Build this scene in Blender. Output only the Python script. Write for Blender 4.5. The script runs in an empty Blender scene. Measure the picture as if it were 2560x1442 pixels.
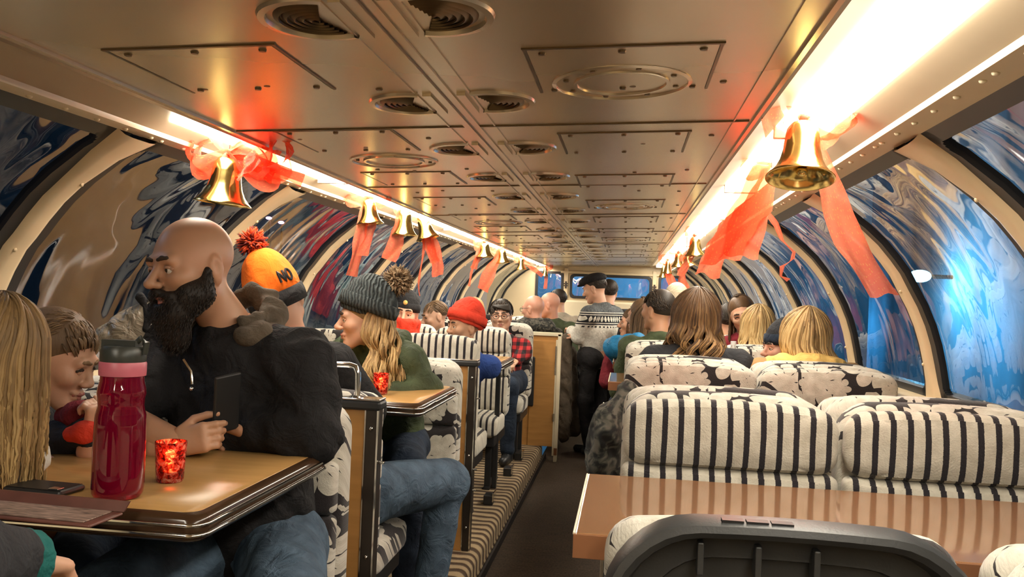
import bpy, math, random
import numpy as np
from mathutils import Vector, Matrix
random.seed(7); rng = np.random.default_rng(7)
scene = bpy.context.scene
COL = scene.collection
V = Vector
PI = math.pi
# ------------------------------------------------------------------ camera
F = 2200.0; CAMZ = 1.43; ROLL = 0.04
d_ = V((288, -27, -F)).normalized()
u_ = V((math.sin(ROLL), math.cos(ROLL), 0)); u_ = (u_ - d_*u_.dot(d_)).normalized()
r_ = d_.cross(u_)
ROT = Matrix((r_, d_, u_))                 # camera coordinates -> place coordinates
cam = bpy.data.cameras.new('camera'); cam_o = bpy.data.objects.new('camera', cam); COL.objects.link(cam_o)
cam.sensor_width = 36; cam.lens = F/2560*36; cam.clip_start = .05
cam_o.matrix_world = Matrix.Translation((0, 0, CAMZ)) @ ROT.to_4x4()
scene.camera = cam_o
def at(px, py, Z):
    """point seen at photograph pixel px,py at distance Z along the aisle"""
    w = ROT @ V((px-1280, 721-py, -F))
    return V((0, 0, CAMZ)) + w*(Z/w.y)
# ------------------------------------------------------------------ world, exposure
W = bpy.data.worlds.new('night'); scene.world = W; W.use_nodes = True
W.node_tree.nodes['Background'].inputs[0].default_value = (.008, .016, .03, 1)
W.node_tree.nodes['Background'].inputs[1].default_value = 1.0
scene.view_settings.view_transform = 'Standard'; scene.view_settings.look = 'None'
scene.view_settings.gamma = 1; scene.view_settings.use_curve_mapping = False
scene.view_settings.exposure = 1.10
LAMP = 14.0                                  # strength of the cove lamps
c_ = scene.cycles
c_.max_bounces = 7; c_.diffuse_bounces = 4; c_.glossy_bounces = 3; c_.transmission_bounces = 5; c_.transparent_max_bounces = 10
c_.sample_clamp_indirect = 4; c_.caustics_reflective = False; c_.caustics_refractive = False
def light(name, kind, loc, energy, color, size=.5, rot=None):
    l = bpy.data.lights.new(name, kind); l.energy = energy; l.color = color
    if kind == 'AREA': l.size = size
    elif kind in ('POINT', 'SPOT'): l.shadow_soft_size = size
    o = bpy.data.objects.new(name, l); o.location = loc
    if rot: o.rotation_euler = rot
    COL.objects.link(o); return o
# blue floodlights placed for the glow outside right; the one ahead is added
light('platform_floodlight', 'POINT', (3.8, 12.2, 1.4), 60, (.07, .48, .9), .3)
light('platform_floodlight', 'POINT', (3.8, 17.5, 1.0), 45, (.07, .45, .9), .3)
light('platform_floodlight', 'POINT', (3.9, 8.6, .8), 20, (.07, .45, .9), .3)
light('front_window_fill', 'AREA', (-.4, 14.6, 3.2), 45, (.12, .5, .9), .8, (math.radians(62), 0, 0))  # added light that turns the wall ahead blue
light('yard_light', 'POINT', (-5.0, 2.2, 4.0), 60, (.55, .75, 1), .3)
# ------------------------------------------------------------------ materials
class N:
    """small node-tree helper"""
    def __init__(s, name):
        s.m = bpy.data.materials.new(name); s.m.use_nodes = True; s.t = s.m.node_tree
        s.bs = s.t.nodes['Principled BSDF']; s.out = s.t.nodes['Material Output']
    def n(s, typ, **kw):
        nd = s.t.nodes.new('ShaderNode'+typ)
        for k, v in kw.items():
            if k.startswith('i_'):
                key = k[2:]; key = int(key) if key.isdigit() else key.replace('_', ' ')
                if isinstance(v, bpy.types.NodeSocket): s.t.links.new(v, nd.inputs[key])
                else: nd.inputs[key].default_value = v
            else: setattr(nd, k, v)
        return nd
    def l(s, a, b): s.t.links.new(a, b)
    def set(s, **kw):
        for k, v in kw.items():
            k = k.replace('_', ' ')
            if isinstance(v, bpy.types.NodeSocket): s.l(v, s.bs.inputs[k])
            else: s.bs.inputs[k].default_value = v
        return s
    def math(s, op, a, b=None, c=None):
        nd = s.t.nodes.new('ShaderNodeMath'); nd.operation = op
        for i, v in enumerate((a, b, c)):
            if v is None: continue
            if isinstance(v, bpy.types.NodeSocket): s.l(v, nd.inputs[i])
            else: nd.inputs[i].default_value = v
        return nd.outputs[0]
    def ramp(s, fac, stops, interp='LINEAR'):
        nd = s.t.nodes.new('ShaderNodeValToRGB'); cr = nd.color_ramp; cr.interpolation = interp
        while len(cr.elements) < len(stops): cr.elements.new(.5)
        for e, (p, c) in zip(cr.elements, stops):
            e.position = p; e.color = (*c, 1) if len(c) == 3 else c
        s.l(fac, nd.inputs[0]); return nd.outputs[0]
    def mix(s, fac, a, b):
        nd = s.t.nodes.new('ShaderNodeMix'); nd.data_type = 'RGBA'
        for i, v in ((0, fac), (6, a), (7, b)):
            if isinstance(v, bpy.types.NodeSocket): s.l(v, nd.inputs[i])
            else: nd.inputs[i].default_value = v if i == 0 else (*v, 1)
        return nd.outputs[2]
    def coord(s, which='Object', scale=(1, 1, 1)):
        tc = s.n('TexCoord'); mp = s.n('Mapping'); mp.inputs['Scale'].default_value = scale
        s.l(tc.outputs[which], mp.inputs[0]); return mp.outputs[0]
    def noise(s, vec, scale, detail=2, rough=.5, dist=0.0):
        nd = s.n('TexNoise', i_Scale=scale, i_Detail=detail, i_Roughness=rough, i_Distortion=dist)
        s.l(vec, nd.inputs['Vector']); return nd
    def bump(s, h, strength=.3, dist=.01):
        b = s.n('Bump', i_Strength=strength, i_Distance=dist); s.l(h, b.inputs['Height'])
        s.l(b.outputs[0], s.bs.inputs['Normal']); return b.outputs[0]
def simple(name, col, rough=.5, metal=0, var=.12, vscale=12, bump=0, bscale=60, bdist=.004, stretch=(1, 1, 1), **kw):
    n = N(name); v = n.coord('Object', stretch)
    nz = n.noise(v, vscale, 3)
    c = n.ramp(nz.outputs[0], [(.3, tuple(x*(1-var) for x in col)), (.7, tuple(min(1, x*(1+var)) for x in col))])
    n.set(Base_Color=c, Roughness=rough, Metallic=metal, **kw)
    if bump: n.bump(n.noise(v, bscale, 3).outputs[0], bump, bdist)
    return n.m
M = {}
M['cream'] = simple('cream_paint', (.70, .56, .35), .38, 0, .05, 4)
M['creamlight'] = simple('cream_wall_paint', (.78, .68, .48), .4, 0, .05, 4)
M['cove'] = simple('tan_cove_paint', (.50, .40, .27), .42, 0, .05, 4)
M['rubber'] = simple('black_rubber', (.012, .012, .014), .42)
M['black'] = simple('black_plastic', (.018, .018, .019), .38)
M['shell'] = simple('charcoal_plastic', (.035, .036, .037), .42, bump=.15, bscale=250, bdist=.002)
M['chrome'] = simple('chrome', (.75, .74, .70), .14, 1, .03)
M['screw'] = simple('dull_screw', (.16, .11, .06), .4, .8)
M['post'] = simple('dark_brown_post', (.045, .035, .028), .3, .3)
M['brass'] = simple('brass', (.80, .60, .22), .17, 1, .12, 30, bump=.06, bscale=25, bdist=.01)
M['wood'] = simple('tan_laminate', (.50, .25, .075), .26, 0, .10, 5, stretch=(1, 6, 6))
M['woodtop'] = simple('tan_laminate_top', (.52, .29, .10), .22, 0, .06, 5, stretch=(1, 8, 8))
M['rtop'] = simple('glossy_brown_laminate', (.27, .13, .06), .13, 0, .06, 6, stretch=(1, 8, 8), Coat_Weight=.8, Coat_Roughness=.06)
M['redbrown'] = simple('red_brown_edge', (.24, .10, .045), .3)
M['edge'] = simple('dark_brown_edge', (.05, .025, .012), .16)
M['snow'] = simple('trodden_snow', (.6, .62, .66), .7, bump=.3, bscale=5, bdist=.05)
M['backdrop'] = simple('backdrop_cladding', (.45, .5, .55), .7, 0, .5, 1.2, stretch=(1, 1, .3))
M['dark_out'] = simple('dark_cladding', (.06, .065, .075), .7, 0, .6, .8)
M['carpet'] = None
def mk():
    n = N('brushed_ceiling_metal'); v = n.coord('Object', (14, 1.2, 1))
    nz = n.noise(v, 6, 4, .6); blot = n.noise(n.coord('Object'), 1.1, 3, .6)
    c = n.ramp(blot.outputs[0], [(.3, (.62, .52, .37)), (.7, (.71, .61, .46))])
    n.set(Base_Color=c, Metallic=.62, Roughness=.27)
    M['ceil'] = n.m
    # ribbed carpet
    n = N('ribbed_carpet'); v = n.coord('Object')
    wv = n.n('TexWave', wave_type='BANDS', bands_direction='Y', i_Scale=3.4, i_Distortion=3.0, i_Detail=2.0, i_Detail_Scale=1.5); n.l(v, wv.inputs['Vector'])
    fz = n.noise(v, 160, 2)
    f = n.math('ADD', n.math('MULTIPLY', wv.outputs['Fac'], .75), n.math('MULTIPLY', fz.outputs[0], .25))
    n.set(Base_Color=n.ramp(f, [(.3, (.07, .04, .022)), (.62, (.42, .31, .18))]), Roughness=.95)
    n.bump(f, .9, .02); M['carpet'] = n.m
    n = N('aisle_carpet'); v = n.coord('Object')
    a = n.noise(v, 90, 2); b = n.noise(n.coord('Object', (3, 40, 1)), 3, 2)
    f = n.math('ADD', n.math('MULTIPLY', a.outputs[0], .6), n.math('MULTIPLY', b.outputs[0], .4))
    n.set(Base_Color=n.ramp(f, [(.35, (.022, .013, .008)), (.62, (.085, .055, .032))]), Roughness=.9); n.bump(f, .6, .01); M['floor'] = n.m
    # striped upholstery: black bars on woven cream
    n = N('striped_fabric'); tc = n.n('TexCoord'); sp = n.n('SeparateXYZ'); n.l(tc.outputs['UV'], sp.inputs[0])
    wob = n.noise(tc.outputs['UV'], 9, 1)
    x = n.math('ADD', sp.outputs[0], n.math('MULTIPLY', wob.outputs[0], .004))
    fr = n.math('FRACT', n.math('MULTIPLY', x, 1/.0395))
    tri = n.math('ABSOLUTE', n.math('SUBTRACT', fr, .5))
    fine = n.noise(tc.outputs['UV'], 300, 2)
    tri2 = n.math('ADD', tri, n.math('MULTIPLY', n.math('SUBTRACT', fine.outputs[0], .5), .06))
    blotch = n.noise(tc.outputs['UV'], 28, 3)
    cr = n.ramp(blotch.outputs[0], [(.3, (.50, .455, .365)), (.7, (.66, .61, .51))])
    c = n.mix(n.ramp(tri2, [(.315, (0, 0, 0)), (.335, (1, 1, 1))]), cr, (.016, .012, .016))
    n.set(Base_Color=c, Roughness=.95, Sheen_Weight=.2); n.bump(n.noise(tc.outputs['UV'], 220, 3).outputs[0], .5, .004); M['stripe'] = n.m
    # big leaves on black
    n = N('leaf_fabric'); tc = n.n('TexCoord'); uv = tc.outputs['UV']
    dn = n.noise(uv, 7, 2); dv = n.n('VectorMath', operation='SUBTRACT'); n.l(dn.outputs['Color'], dv.inputs[0]); dv.inputs[1].default_value = (.5, .5, .5)
    ds = n.n('VectorMath', operation='SCALE'); n.l(dv.outputs[0], ds.inputs[0]); ds.inputs['Scale'].default_value = .045
    ad = n.n('VectorMath', operation='ADD'); n.l(uv, ad.inputs[0]); n.l(ds.outputs[0], ad.inputs[1])
    def leaf(scale, offs, petals, size):
        o2 = n.n('VectorMath', operation='ADD'); n.l(ad.outputs[0], o2.inputs[0]); o2.inputs[1].default_value = offs
        vo = n.n('TexVoronoi', voronoi_dimensions='2D', feature='F1', i_Scale=scale, i_Randomness=.75); n.l(o2.outputs[0], vo.inputs['Vector'])
        ed = n.n('TexVoronoi', voronoi_dimensions='2D', feature='DISTANCE_TO_EDGE', i_Scale=scale, i_Randomness=.75); n.l(o2.outputs[0], ed.inputs['Vector'])
        lc = n.n('VectorMath', operation='SUBTRACT'); n.l(o2.outputs[0], lc.inputs[0]); n.l(vo.outputs['Position'], lc.inputs[1])
        s2 = n.n('SeparateXYZ'); n.l(lc.outputs[0], s2.inputs[0])
        ang = n.math('ARCTAN2', s2.outputs[1], s2.outputs[0])
        sc = n.n('SeparateXYZ'); n.l(vo.outputs['Color'], sc.inputs[0])
        a2 = n.math('ADD', n.math('MULTIPLY', ang, petals/2), n.math('MULTIPLY', sc.outputs[0], 6.28))
        lob = n.math('POWER', n.math('ABSOLUTE', n.math('SINE', a2)), .6)
        R = n.math('MULTIPLY', n.math('ADD', n.math('MULTIPLY', lob, .42), .58), size)
        inside = n.math('LESS_THAN', vo.outputs['Distance'], R)
        e2 = n.math('GREATER_THAN', ed.outputs['Distance'], .035)
        vein = n.math('GREATER_THAN', n.math('ADD', n.math('ABSOLUTE', n.math('SINE', n.math('MULTIPLY', a2, 1.0))), n.math('MULTIPLY', n.math('ABSOLUTE', n.math('SUBTRACT', vo.outputs['Distance'], size*.46)), 4.0)), .20)
        return n.math('MULTIPLY', n.math('MULTIPLY', inside, e2), vein)
    L1 = leaf(5.0, (.05, .03, 0), 8, .56); L2 = leaf(7.0, (.43, .31, 0), 7, .32)
    f = n.math('MAXIMUM', L1, n.math('MULTIPLY', L2, .93))
    blotch = n.noise(uv, 30, 3)
    cr = n.ramp(blotch.outputs[0], [(.3, (.50, .46, .38)), (.7, (.68, .64, .55))])
    n.set(Base_Color=n.mix(f, (.02, .015, .016), cr), Roughness=.95, Sheen_Weight=.2); n.bump(n.noise(uv, 220, 3).outputs[0], .5, .004); M['leaf'] = n.m
    # old acrylic dome glass: strong wavy reflections, tinted see-through
    for gname, gkey, gbase in (('wavy_dome_glass', 'glass', .16), ('dim_reflection_dome_glass', 'glass_left', .08)):  # left panes mirror less, set so their reflections stay dark
        n = N(gname); v = n.coord('Object', (1, 1.5, .40))
        a = n.noise(v, 1.7, 1.0, .4, 1.6); 
        bp = n.n('Bump', i_Strength=.26, i_Distance=.07); n.l(a.outputs[0], bp.inputs['Height'])
        g = n.n('BsdfGlossy', i_Color=(.86, .88, .92, 1), i_Roughness=.015); n.l(bp.outputs[0], g.inputs['Normal'])
        tr = n.n('BsdfTransparent', i_Color=(.62, .72, .78, 1))
        fr2 = n.n('LayerWeight', i_Blend=.5)
        mx = n.n('MixShader'); n.l(n.math('ADD', n.math('MULTIPLY', n.math('POWER', fr2.outputs['Facing'], 3.0), .75), gbase), mx.inputs[0]); n.l(tr.outputs[0], mx.inputs[1]); n.l(g.outputs[0], mx.inputs[2])
        n.l(mx.outputs[0], n.out.inputs[0]); M[gkey] = n.m
    # lamps
    def emis(name, col, st):
        n = N(name); n.set(Base_Color=(*col, 1), Emission_Color=(*col, 1), Emission_Strength=st, Roughness=.4); return n.m
    M['lamp'] = emis('lamp_diffuser', (1, .92, .77), LAMP)
    M['flame'] = emis('candle_flame', (1, .55, .15), 9)
    M['bluelamp'] = emis('blue_lamp', (.25, .75, 1), 14)
    M['pinklamp'] = emis('magenta_lamp', (1, .35, .85), 7)
    M['litwin'] = emis('lit_window', (.75, .9, 1), .75)
    M['screen'] = emis('phone_screen', (.5, .6, .8), .05)
    # red mesh ribbon: open weave with gold thread
    n = N('red_mesh_ribbon'); tc = n.n('TexCoord'); sp = n.n('SeparateXYZ'); n.l(tc.outputs['UV'], sp.inputs[0])
    gz = n.noise(tc.outputs['UV'], 90, 2)
    st = n.math('ABSOLUTE', n.math('SINE', n.math('MULTIPLY', sp.outputs[0], 700)))
    gold = n.math('GREATER_THAN', n.math('MULTIPLY', st, gz.outputs[0]), .56)
    pr = n.bs; n.set(Base_Color=n.mix(gold, (.84, .15, .085), (.95, .62, .18)), Roughness=.45, Metallic=n.math('MULTIPLY', gold, .5))
    tl = n.n('BsdfTranslucent', i_Color=(.95, .24, .13, 1)); m1 = n.n('MixShader', i_0=.45); n.l(pr.outputs[0], m1.inputs[1]); n.l(tl.outputs[0], m1.inputs[2])
    tr = n.n('BsdfTransparent', i_Color=(1, .42, .30, 1)); m2 = n.n('MixShader', i_0=.45); n.l(m1.outputs[0], m2.inputs[1]); n.l(tr.outputs[0], m2.inputs[2])
    n.l(m2.outputs[0], n.out.inputs[0]); M['ribbon'] = n.m
    # glass things
    n = N('red_mottled_glass'); v = n.coord('Object'); z = n.noise(v, 95, 3, .6, .8)
    n.set(Base_Color=n.ramp(z.outputs[0], [(.38, (.10, .004, .004)), (.5, (.75, .03, .015)), (.62, (1, .45, .3))]), Roughness=.12, Transmission_Weight=.55, IOR=1.3)
    n.bump(z.outputs[0], .6, .006); M['redglass'] = n.m
    n = N('magenta_bottle'); n.set(Base_Color=(.58, .005, .055, 1), Roughness=.05, Transmission_Weight=.78, IOR=1.2, Coat_Weight=1.0, Coat_Roughness=.04); M['bottle'] = n.m
    n = N('clear_plastic'); n.set(Base_Color=(.93, .96, 1, 1), Roughness=.06, Transmission_Weight=.85, IOR=1.15); M['clear'] = n.m
mk()
# ------------------------------------------------------------------ mesh helpers
class MB:
    def __init__(s): s.v = []; s.f = []; s.mi = []; s.uv = []; s.cur = 0
    def add(s, verts, faces, uv=None):
        b = len(s.v); s.v += [tuple(p) for p in verts]; s.f += [tuple(b+i for i in f) for f in faces]; s.mi += [s.cur]*len(faces)
        s.uv += list(uv) if uv is not None else [(p[0], p[2]) for p in verts]
        return s
    def box(s, lo, hi):
        x0, y0, z0 = lo; x1, y1, z1 = hi
        return s.add([(x0,y0,z0),(x1,y0,z0),(x1,y1,z0),(x0,y1,z0),(x0,y0,z1),(x1,y0,z1),(x1,y1,z1),(x0,y1,z1)],
                     [(0,3,2,1),(4,5,6,7),(0,1,5,4),(1,2,6,5),(2,3,7,6),(3,0,4,7)])
    def tube(s, pts, rad, n=8, cap=True, flat=None, normal=None):
        """tube along pts, rad scalar or list; flat squashes along the given normal"""
        pts = [V(p) for p in pts]; k = len(pts)
        if not hasattr(rad, '__len__'): rad = [rad]*k
        vs = []; ref = None
        for i, p in enumerate(pts):
            t = (pts[min(i+1, k-1)] - pts[max(i-1, 0)]).normalized()
            if ref is None:
                ref = V(normal) if normal is not None else (V((0, 0, 1)) if abs(t.z) < .9 else V((1, 0, 0)))
            a = (ref - t*ref.dot(t)); a = a.normalized() if a.length > 1e-6 else t.orthogonal().normalized(); b = t.cross(a); ref = a
            for j in range(n):
                th = 2*PI*j/n; vs.append(p + a*math.cos(th)*rad[i]*(flat or 1) + b*math.sin(th)*rad[i])
        fs = [(i*n+j, i*n+(j+1) % n, (i+1)*n+(j+1) % n, (i+1)*n+j) for i in range(k-1) for j in range(n)]
        if cap: fs += [tuple(range(n-1, -1, -1)), tuple((k-1)*n+j for j in range(n))]
        return s.add(vs, fs)
    def lathe(s, prof, c=(0, 0, 0), n=32, mtx=None):
        vs = []; k = len(prof); c = V(c)
        for r, z in prof:
            for j in range(n):
                th = 2*PI*j/n; p = V((r*math.cos(th), r*math.sin(th), z))
                if mtx is not None: p = mtx @ p
                vs.append(c+p)
        fs = [(i*n+j, i*n+(j+1) % n, (i+1)*n+(j+1) % n, (i+1)*n+j) for i in range(k-1) for j in range(n)]
        return s.add(vs, fs)
    def disc(s, c, r, n=10, h=.004, sx=1, sy=1):
        c = V(c); vs = []
        for z, q in ((0, 1), (-h, .8)):
            vs += [c+V((r*q*sx*math.cos(2*PI*j/n), r*q*sy*math.sin(2*PI*j/n), z)) for j in range(n)]
        return s.add(vs, [(j, n+j, n+(j+1) % n, (j+1) % n) for j in range(n)] + [tuple(range(n, 2*n))])
    def ball(s, c, r, n=8, m=6, sc=(1, 1, 1), mtx=None):
        c = V(c); vs = []
        for i in range(m+1):
            ph = PI*i/m
            for j in range(n):
                th = 2*PI*j/n; p = V((r*sc[0]*math.sin(ph)*math.cos(th), r*sc[1]*math.sin(ph)*math.sin(th), r*sc[2]*math.cos(ph)))
                vs.append(c + (mtx @ p if mtx is not None else p))
        return s.add(vs, [(i*n+j, (i+1)*n+j, (i+1)*n+(j+1) % n, i*n+(j+1) % n) for i in range(m) for j in range(n)])
    def strip(s, pts, dirs, wid, uvw=.06):
        """ribbon: centre line, width direction and width per point"""
        vs = []; uv = []; L = 0; nw = 8; k = len(pts); sd = V(pts[0]).x*37+V(pts[-1]).z*53
        if not hasattr(wid, '__len__'): wid = [wid]*len(pts)
        for i, p in enumerate(pts):
            if i: L += (V(pts[i])-V(pts[i-1])).length
            for j in range(nw+1):
                q = j/nw-.5; dd = V(dirs[i]).normalized()
                tg = (V(pts[min(i+1, k-1)])-V(pts[max(i-1, 0)])).normalized(); nn = tg.cross(dd)
                vs.append(V(p)+dd*q*wid[i]+nn*wid[i]*(.085*math.sin(q*9+i*.35+sd)+.05*math.sin(i*1.3+q*5+sd*2))); uv.append((q*.06, L))
        w = nw+1
        return s.add(vs, [(i*w+j, i*w+j+1, (i+1)*w+j+1, (i+1)*w+j) for i in range(len(pts)-1) for j in range(nw)], uv)
    def extrude(s, prof, y0, y1, ny=1, closed=False, uvs=False):
        """x,z profile swept along y"""
        k = len(prof); vs = []; uv = []
        for i in range(ny+1):
            y = y0+(y1-y0)*i/ny
            for (x, z) in prof: vs.append((x, y, z)); uv.append((x, y))
        e = k if closed else k-1
        fs = [(i*k+j, (i+1)*k+j, (i+1)*k+(j+1) % k, i*k+(j+1) % k) for i in range(ny) for j in range(e)]
        if closed: fs += [tuple(range(k)), tuple(ny*k+j for j in range(k-1, -1, -1))]
        return s.add(vs, fs, uv)
    def build(s, name, mats, parent=None, smooth=40, bevel=0, mods=None):
        me = bpy.data.meshes.new(name); me.from_pydata(s.v, [], s.f)
        return finish(me, name, mats, parent, smooth, bevel, s.mi, s.uv)
def finish(me, name, mats, parent=None, smooth=40, bevel=0, mi=None, uv=None):
    for m in (mats if isinstance(mats, (list, tuple)) else [mats]): me.materials.append(M[m] if isinstance(m, str) else m)
    if mi is not None and any(mi): me.polygons.foreach_set('material_index', mi)
    if uv is not None:
        ul = me.uv_layers.new(name='UVMap'); li = np.zeros(len(me.loops), np.int32); me.loops.foreach_get('vertex_index', li)
        ul.data.foreach_set('uv', np.asarray(uv, np.float32)[li].ravel())
    me.validate()
    if smooth:
        me.polygons.foreach_set('use_smooth', [True]*len(me.polygons))
        if smooth < 180: me.set_sharp_from_angle(angle=math.radians(smooth))
    me.update()
    o = bpy.data.objects.new(name, me); COL.objects.link(o)
    if parent: o.parent = parent
    if bevel:
        b = o.modifiers.new('bevel', 'BEVEL'); b.width = bevel; b.segments = 2; b.limit_method = 'ANGLE'; b.angle_limit = math.radians(40)
    return o
def thing(name, label, cat, loc=(0, 0, 0), rz=0, group=None):
    o = bpy.data.objects.new(name, None); COL.objects.link(o); o.location = loc; o.rotation_euler = (0, 0, rz); o.empty_display_size = .1
    return tag(o, label, cat, group)
def tag(o, label, cat, group=None):
    o['label'] = label; o['category'] = cat
    if group: o['group'] = group
    return o
def struct(o): o['kind'] = 'structure'; return o
def dup(root, loc=None, rz=None, label=None, group=None):
    r = root.copy(); COL.objects.link(r)
    if loc is not None: r.location = loc
    if rz is not None: r.rotation_euler = (0, 0, rz)
    if label: r['label'] = label
    if group: r['group'] = group
    for ch in list(root.children):
        c = ch.copy(); COL.objects.link(c); c.parent = r
        for g in ch.children:
            e = g.copy(); COL.objects.link(e); e.parent = c
    return r
def rrect(w, h, r, n=6, top=0):
    """rounded rectangle outline centred on 0, crowned by top"""
    pts = []
    for cx, cz, a0 in ((w/2-r, h/2-r, 0), (-w/2+r, h/2-r, 90), (-w/2+r, -h/2+r, 180), (w/2-r, -h/2+r, 270)):
        for i in range(n+1):
            a = math.radians(a0+90*i/n); pts.append((cx+r*math.cos(a), cz+r*math.sin(a)))
    out = []
    for i, (x, z) in enumerate(pts):          # densify the straights so crowns curve
        x2, z2 = pts[(i+1) % len(pts)]; L = math.hypot(x2-x, z2-z); k = max(1, int(L/.05))
        for j in range(k): out.append((x+(x2-x)*j/k, z+(z2-z)*j/k))
    return [(x, z + top*(1-(2*x/w)**2)*(z > 0)*(z/(h/2))) for x, z in out]
def pad(mb, c, w, h, t, r=.05, bulge=.03, top=0, edge=.02, axis='y', n=6):
    """cushion: front at -t/2 along axis y (or top along z)"""
    ol = rrect(w, h, r, n, top); k = len(ol); vs = []; uv = []
    prof = [(0, -t/2-bulge), (.35, -t/2-bulge*.9), (.65, -t/2-bulge*.6), (.85, -t/2-bulge*.25)]
    ring = [(q, d, 0) for q, d in prof] + [(1, -t/2+edge*.12, edge*.6), (1, -t/2+edge*.5, edge*.15), (1, -t/2+edge, 0), (1, t/2-edge, 0), (1, t/2-edge*.5, edge*.15), (1, t/2-edge*.12, edge*.6)] + [(q, -d, 0) for q, d in prof[::-1]]
    for q, d, ins in ring:
        for x, z in ol:
            sx = max(0, 1-2*ins/w); sz = max(0, 1-2*ins/h)
            x2, z2 = x*q*sx, z*q*sz
            p = (x2, d, z2) if axis == 'y' else (x2, z2, -d)
            vs.append((c[0]+p[0], c[1]+p[1], c[2]+p[2]))
            wrap = 0 if -t/2 > d-.001 else (d+t/2)
            if axis == 'y': uv.append((c[0]+x2 + (wrap if abs(x) > w/2-.02 and abs(z) < h/2-.05 else 0)*(1 if x > 0 else -1)*0, c[2]+z2+wrap*(1 if z > 0 else .0)))
            else: uv.append((c[0]+x2, c[1]+z2+wrap))
    R = len(ring)
    fs = [(i*k+j, (i+1)*k+j, (i+1)*k+(j+1) % k, i*k+(j+1) % k) for i in range(R-1) for j in range(k)]
    if axis == 'z': fs = [f for f in fs]
    mb.add(vs, fs, uv)
    return mb
ORD = ['first', 'second', 'third', 'fourth', 'fifth', 'sixth', 'seventh', 'eighth', 'ninth', 'tenth', 'eleventh', 'twelfth', 'thirteenth', 'fourteenth', 'fifteenth', 'sixteenth', 'seventeenth', 'eighteenth']
# ------------------------------------------------------------------ the car
YB, YE = -1.9, 12.5                        # rear and far end of the saloon
CZ = CAMZ
GP = [(.665, .425), (.76, .372), (.853, .30), (.912, .245), (.958, .19), (.995, .14), (1.025, .084), (1.06, .02), (1.09, -.05), (1.112, -.12), (1.128, -.19), (1.14, -.255), (1.15, -.32)]
def side(pts, s):                          # right profile as is (s=1) or mirrored to the left (s=-1)
    return [(x if s > 0 else -.683-x, CZ+z - (0 if s > 0 else .02*(x < 1.0))) for x, z in pts]
def offs(prof, d):
    out = []
    for i, p in enumerate(prof):
        a = prof[max(0, i-1)]; b = prof[min(len(prof)-1, i+1)]
        tx, tz = b[0]-a[0], b[1]-a[1]; L = math.hypot(tx, tz); out.append((p[0]-tz/L*d, p[1]+tx/L*d))
    return out
# floor and platforms
struct(MB().box((-.70, YB, -.05), (.02, YE, 0)).build('floor', 'floor', smooth=0))
pl = [(-1.95, .0), (-1.95, .13), (-.735, .13)] + [(-.705+.0+.045*math.cos(a)-.03, .085+.045*math.sin(a)) for a in [math.radians(q) for q in (75, 60, 45, 30, 15, 0)]] + [(-.69, .03), (-.672, .0)]
struct(MB().extrude(pl, YB, 7.75, 60, True).build('floor_platform', 'carpet'))
struct(MB().box((-1.95, 7.75, 0), (-.75, YE, .13)).build('floor_platform', 'floor', smooth=0))
struct(MB().box((-.02, YB, 0), (1.3, YE, .13)).build('floor_platform', 'floor', smooth=0))
struct(MB().box((-.668, YB, 0), (-.655, 7.75, .05)).build('trim_1', 'rubber', smooth=0))
# side walls below the glass, with sill ledges
for s, nm in ((1, 'right'), (-1, 'left')):
    m = lambda x: x if s > 0 else -.683-x
    a, b = sorted((m(1.20), m(1.26)))
    struct(MB().box((a, YB, 0), (b, YE, 1.10)).build('wall_'+nm, 'creamlight', smooth=0))
    prof = [(m(1.075), 1.09), (m(1.07), 1.075), (m(1.20), 1.06), (m(1.30), 1.06), (m(1.30), 1.115), (m(1.16), 1.115)]
    struct(MB().extrude(prof, YB, YE, 1, True).build('trim_'+('2' if s > 0 else '3'), 'cream'))
# ceiling: flat brushed panel between the creases
CL, CR = (-1.096, CZ+.42), (.301, CZ+.47)
def ceil_z(x): return CL[1]+(CR[1]-CL[1])*(x-CL[0])/(CR[0]-CL[0])
mb = MB(); mb.extrude([(CL[0]-.012, CL[1]-.012), (CL[0], CL[1]), (CR[0], CR[1]), (CR[0]+.012, CR[1]-.012), (CR[0]+.012, CR[1]+.05), (CL[0]-.012, CL[1]+.05)], YB, YE, 1, True)
struct(mb.build('ceiling', 'ceil', smooth=20))
def cz_tilt(): return math.atan2(CR[1]-CL[1], CR[0]-CL[0])
def ceil_pt(x, y, d=0): return V((x, y, ceil_z(x)-d))
def cbox(mb, x0, y0, x1, y1, h, up=.004):
    z0, z1 = ceil_z(x0), ceil_z(x1)
    mb.add([(x0,y0,z0-h),(x1,y0,z1-h),(x1,y1,z1-h),(x0,y1,z0-h),(x0,y0,z0+up),(x1,y0,z1+up),(x1,y1,z1+up),(x0,y1,z0+up)],
           [(0,3,2,1),(4,5,6,7),(0,1,5,4),(1,2,6,5),(2,3,7,6),(3,0,4,7)])
# seams: long centre strip, crosswise joints, crease beads
mb = MB(); cbox(mb, -.447, YB, -.405, YE, .004); cbox(mb, -.49, YB, -.486, YE, .003); cbox(mb, -.367, YB, -.363, YE, .003)
cbox(mb, CR[0]-.05, YB, CR[0]-.047, YE, .003); cbox(mb, CR[0]-.004, YB, CR[0]+.01, YE, .007); cbox(mb, CL[0]-.01, YB, CL[0]+.006, YE, .007)
struct(mb.build('trim_4', 'ceil', smooth=0))
mb = MB()
for y in [2.3-1.23*3+1.23*i for i in range(12)]: cbox(mb, CL[0]+.01, y, CR[0]-.01, y+.007, .0035)
cbox(mb, -.4275, YB, -.4235, YE, .0065)
struct(mb.build('trim_5', 'screw', smooth=0))
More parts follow.
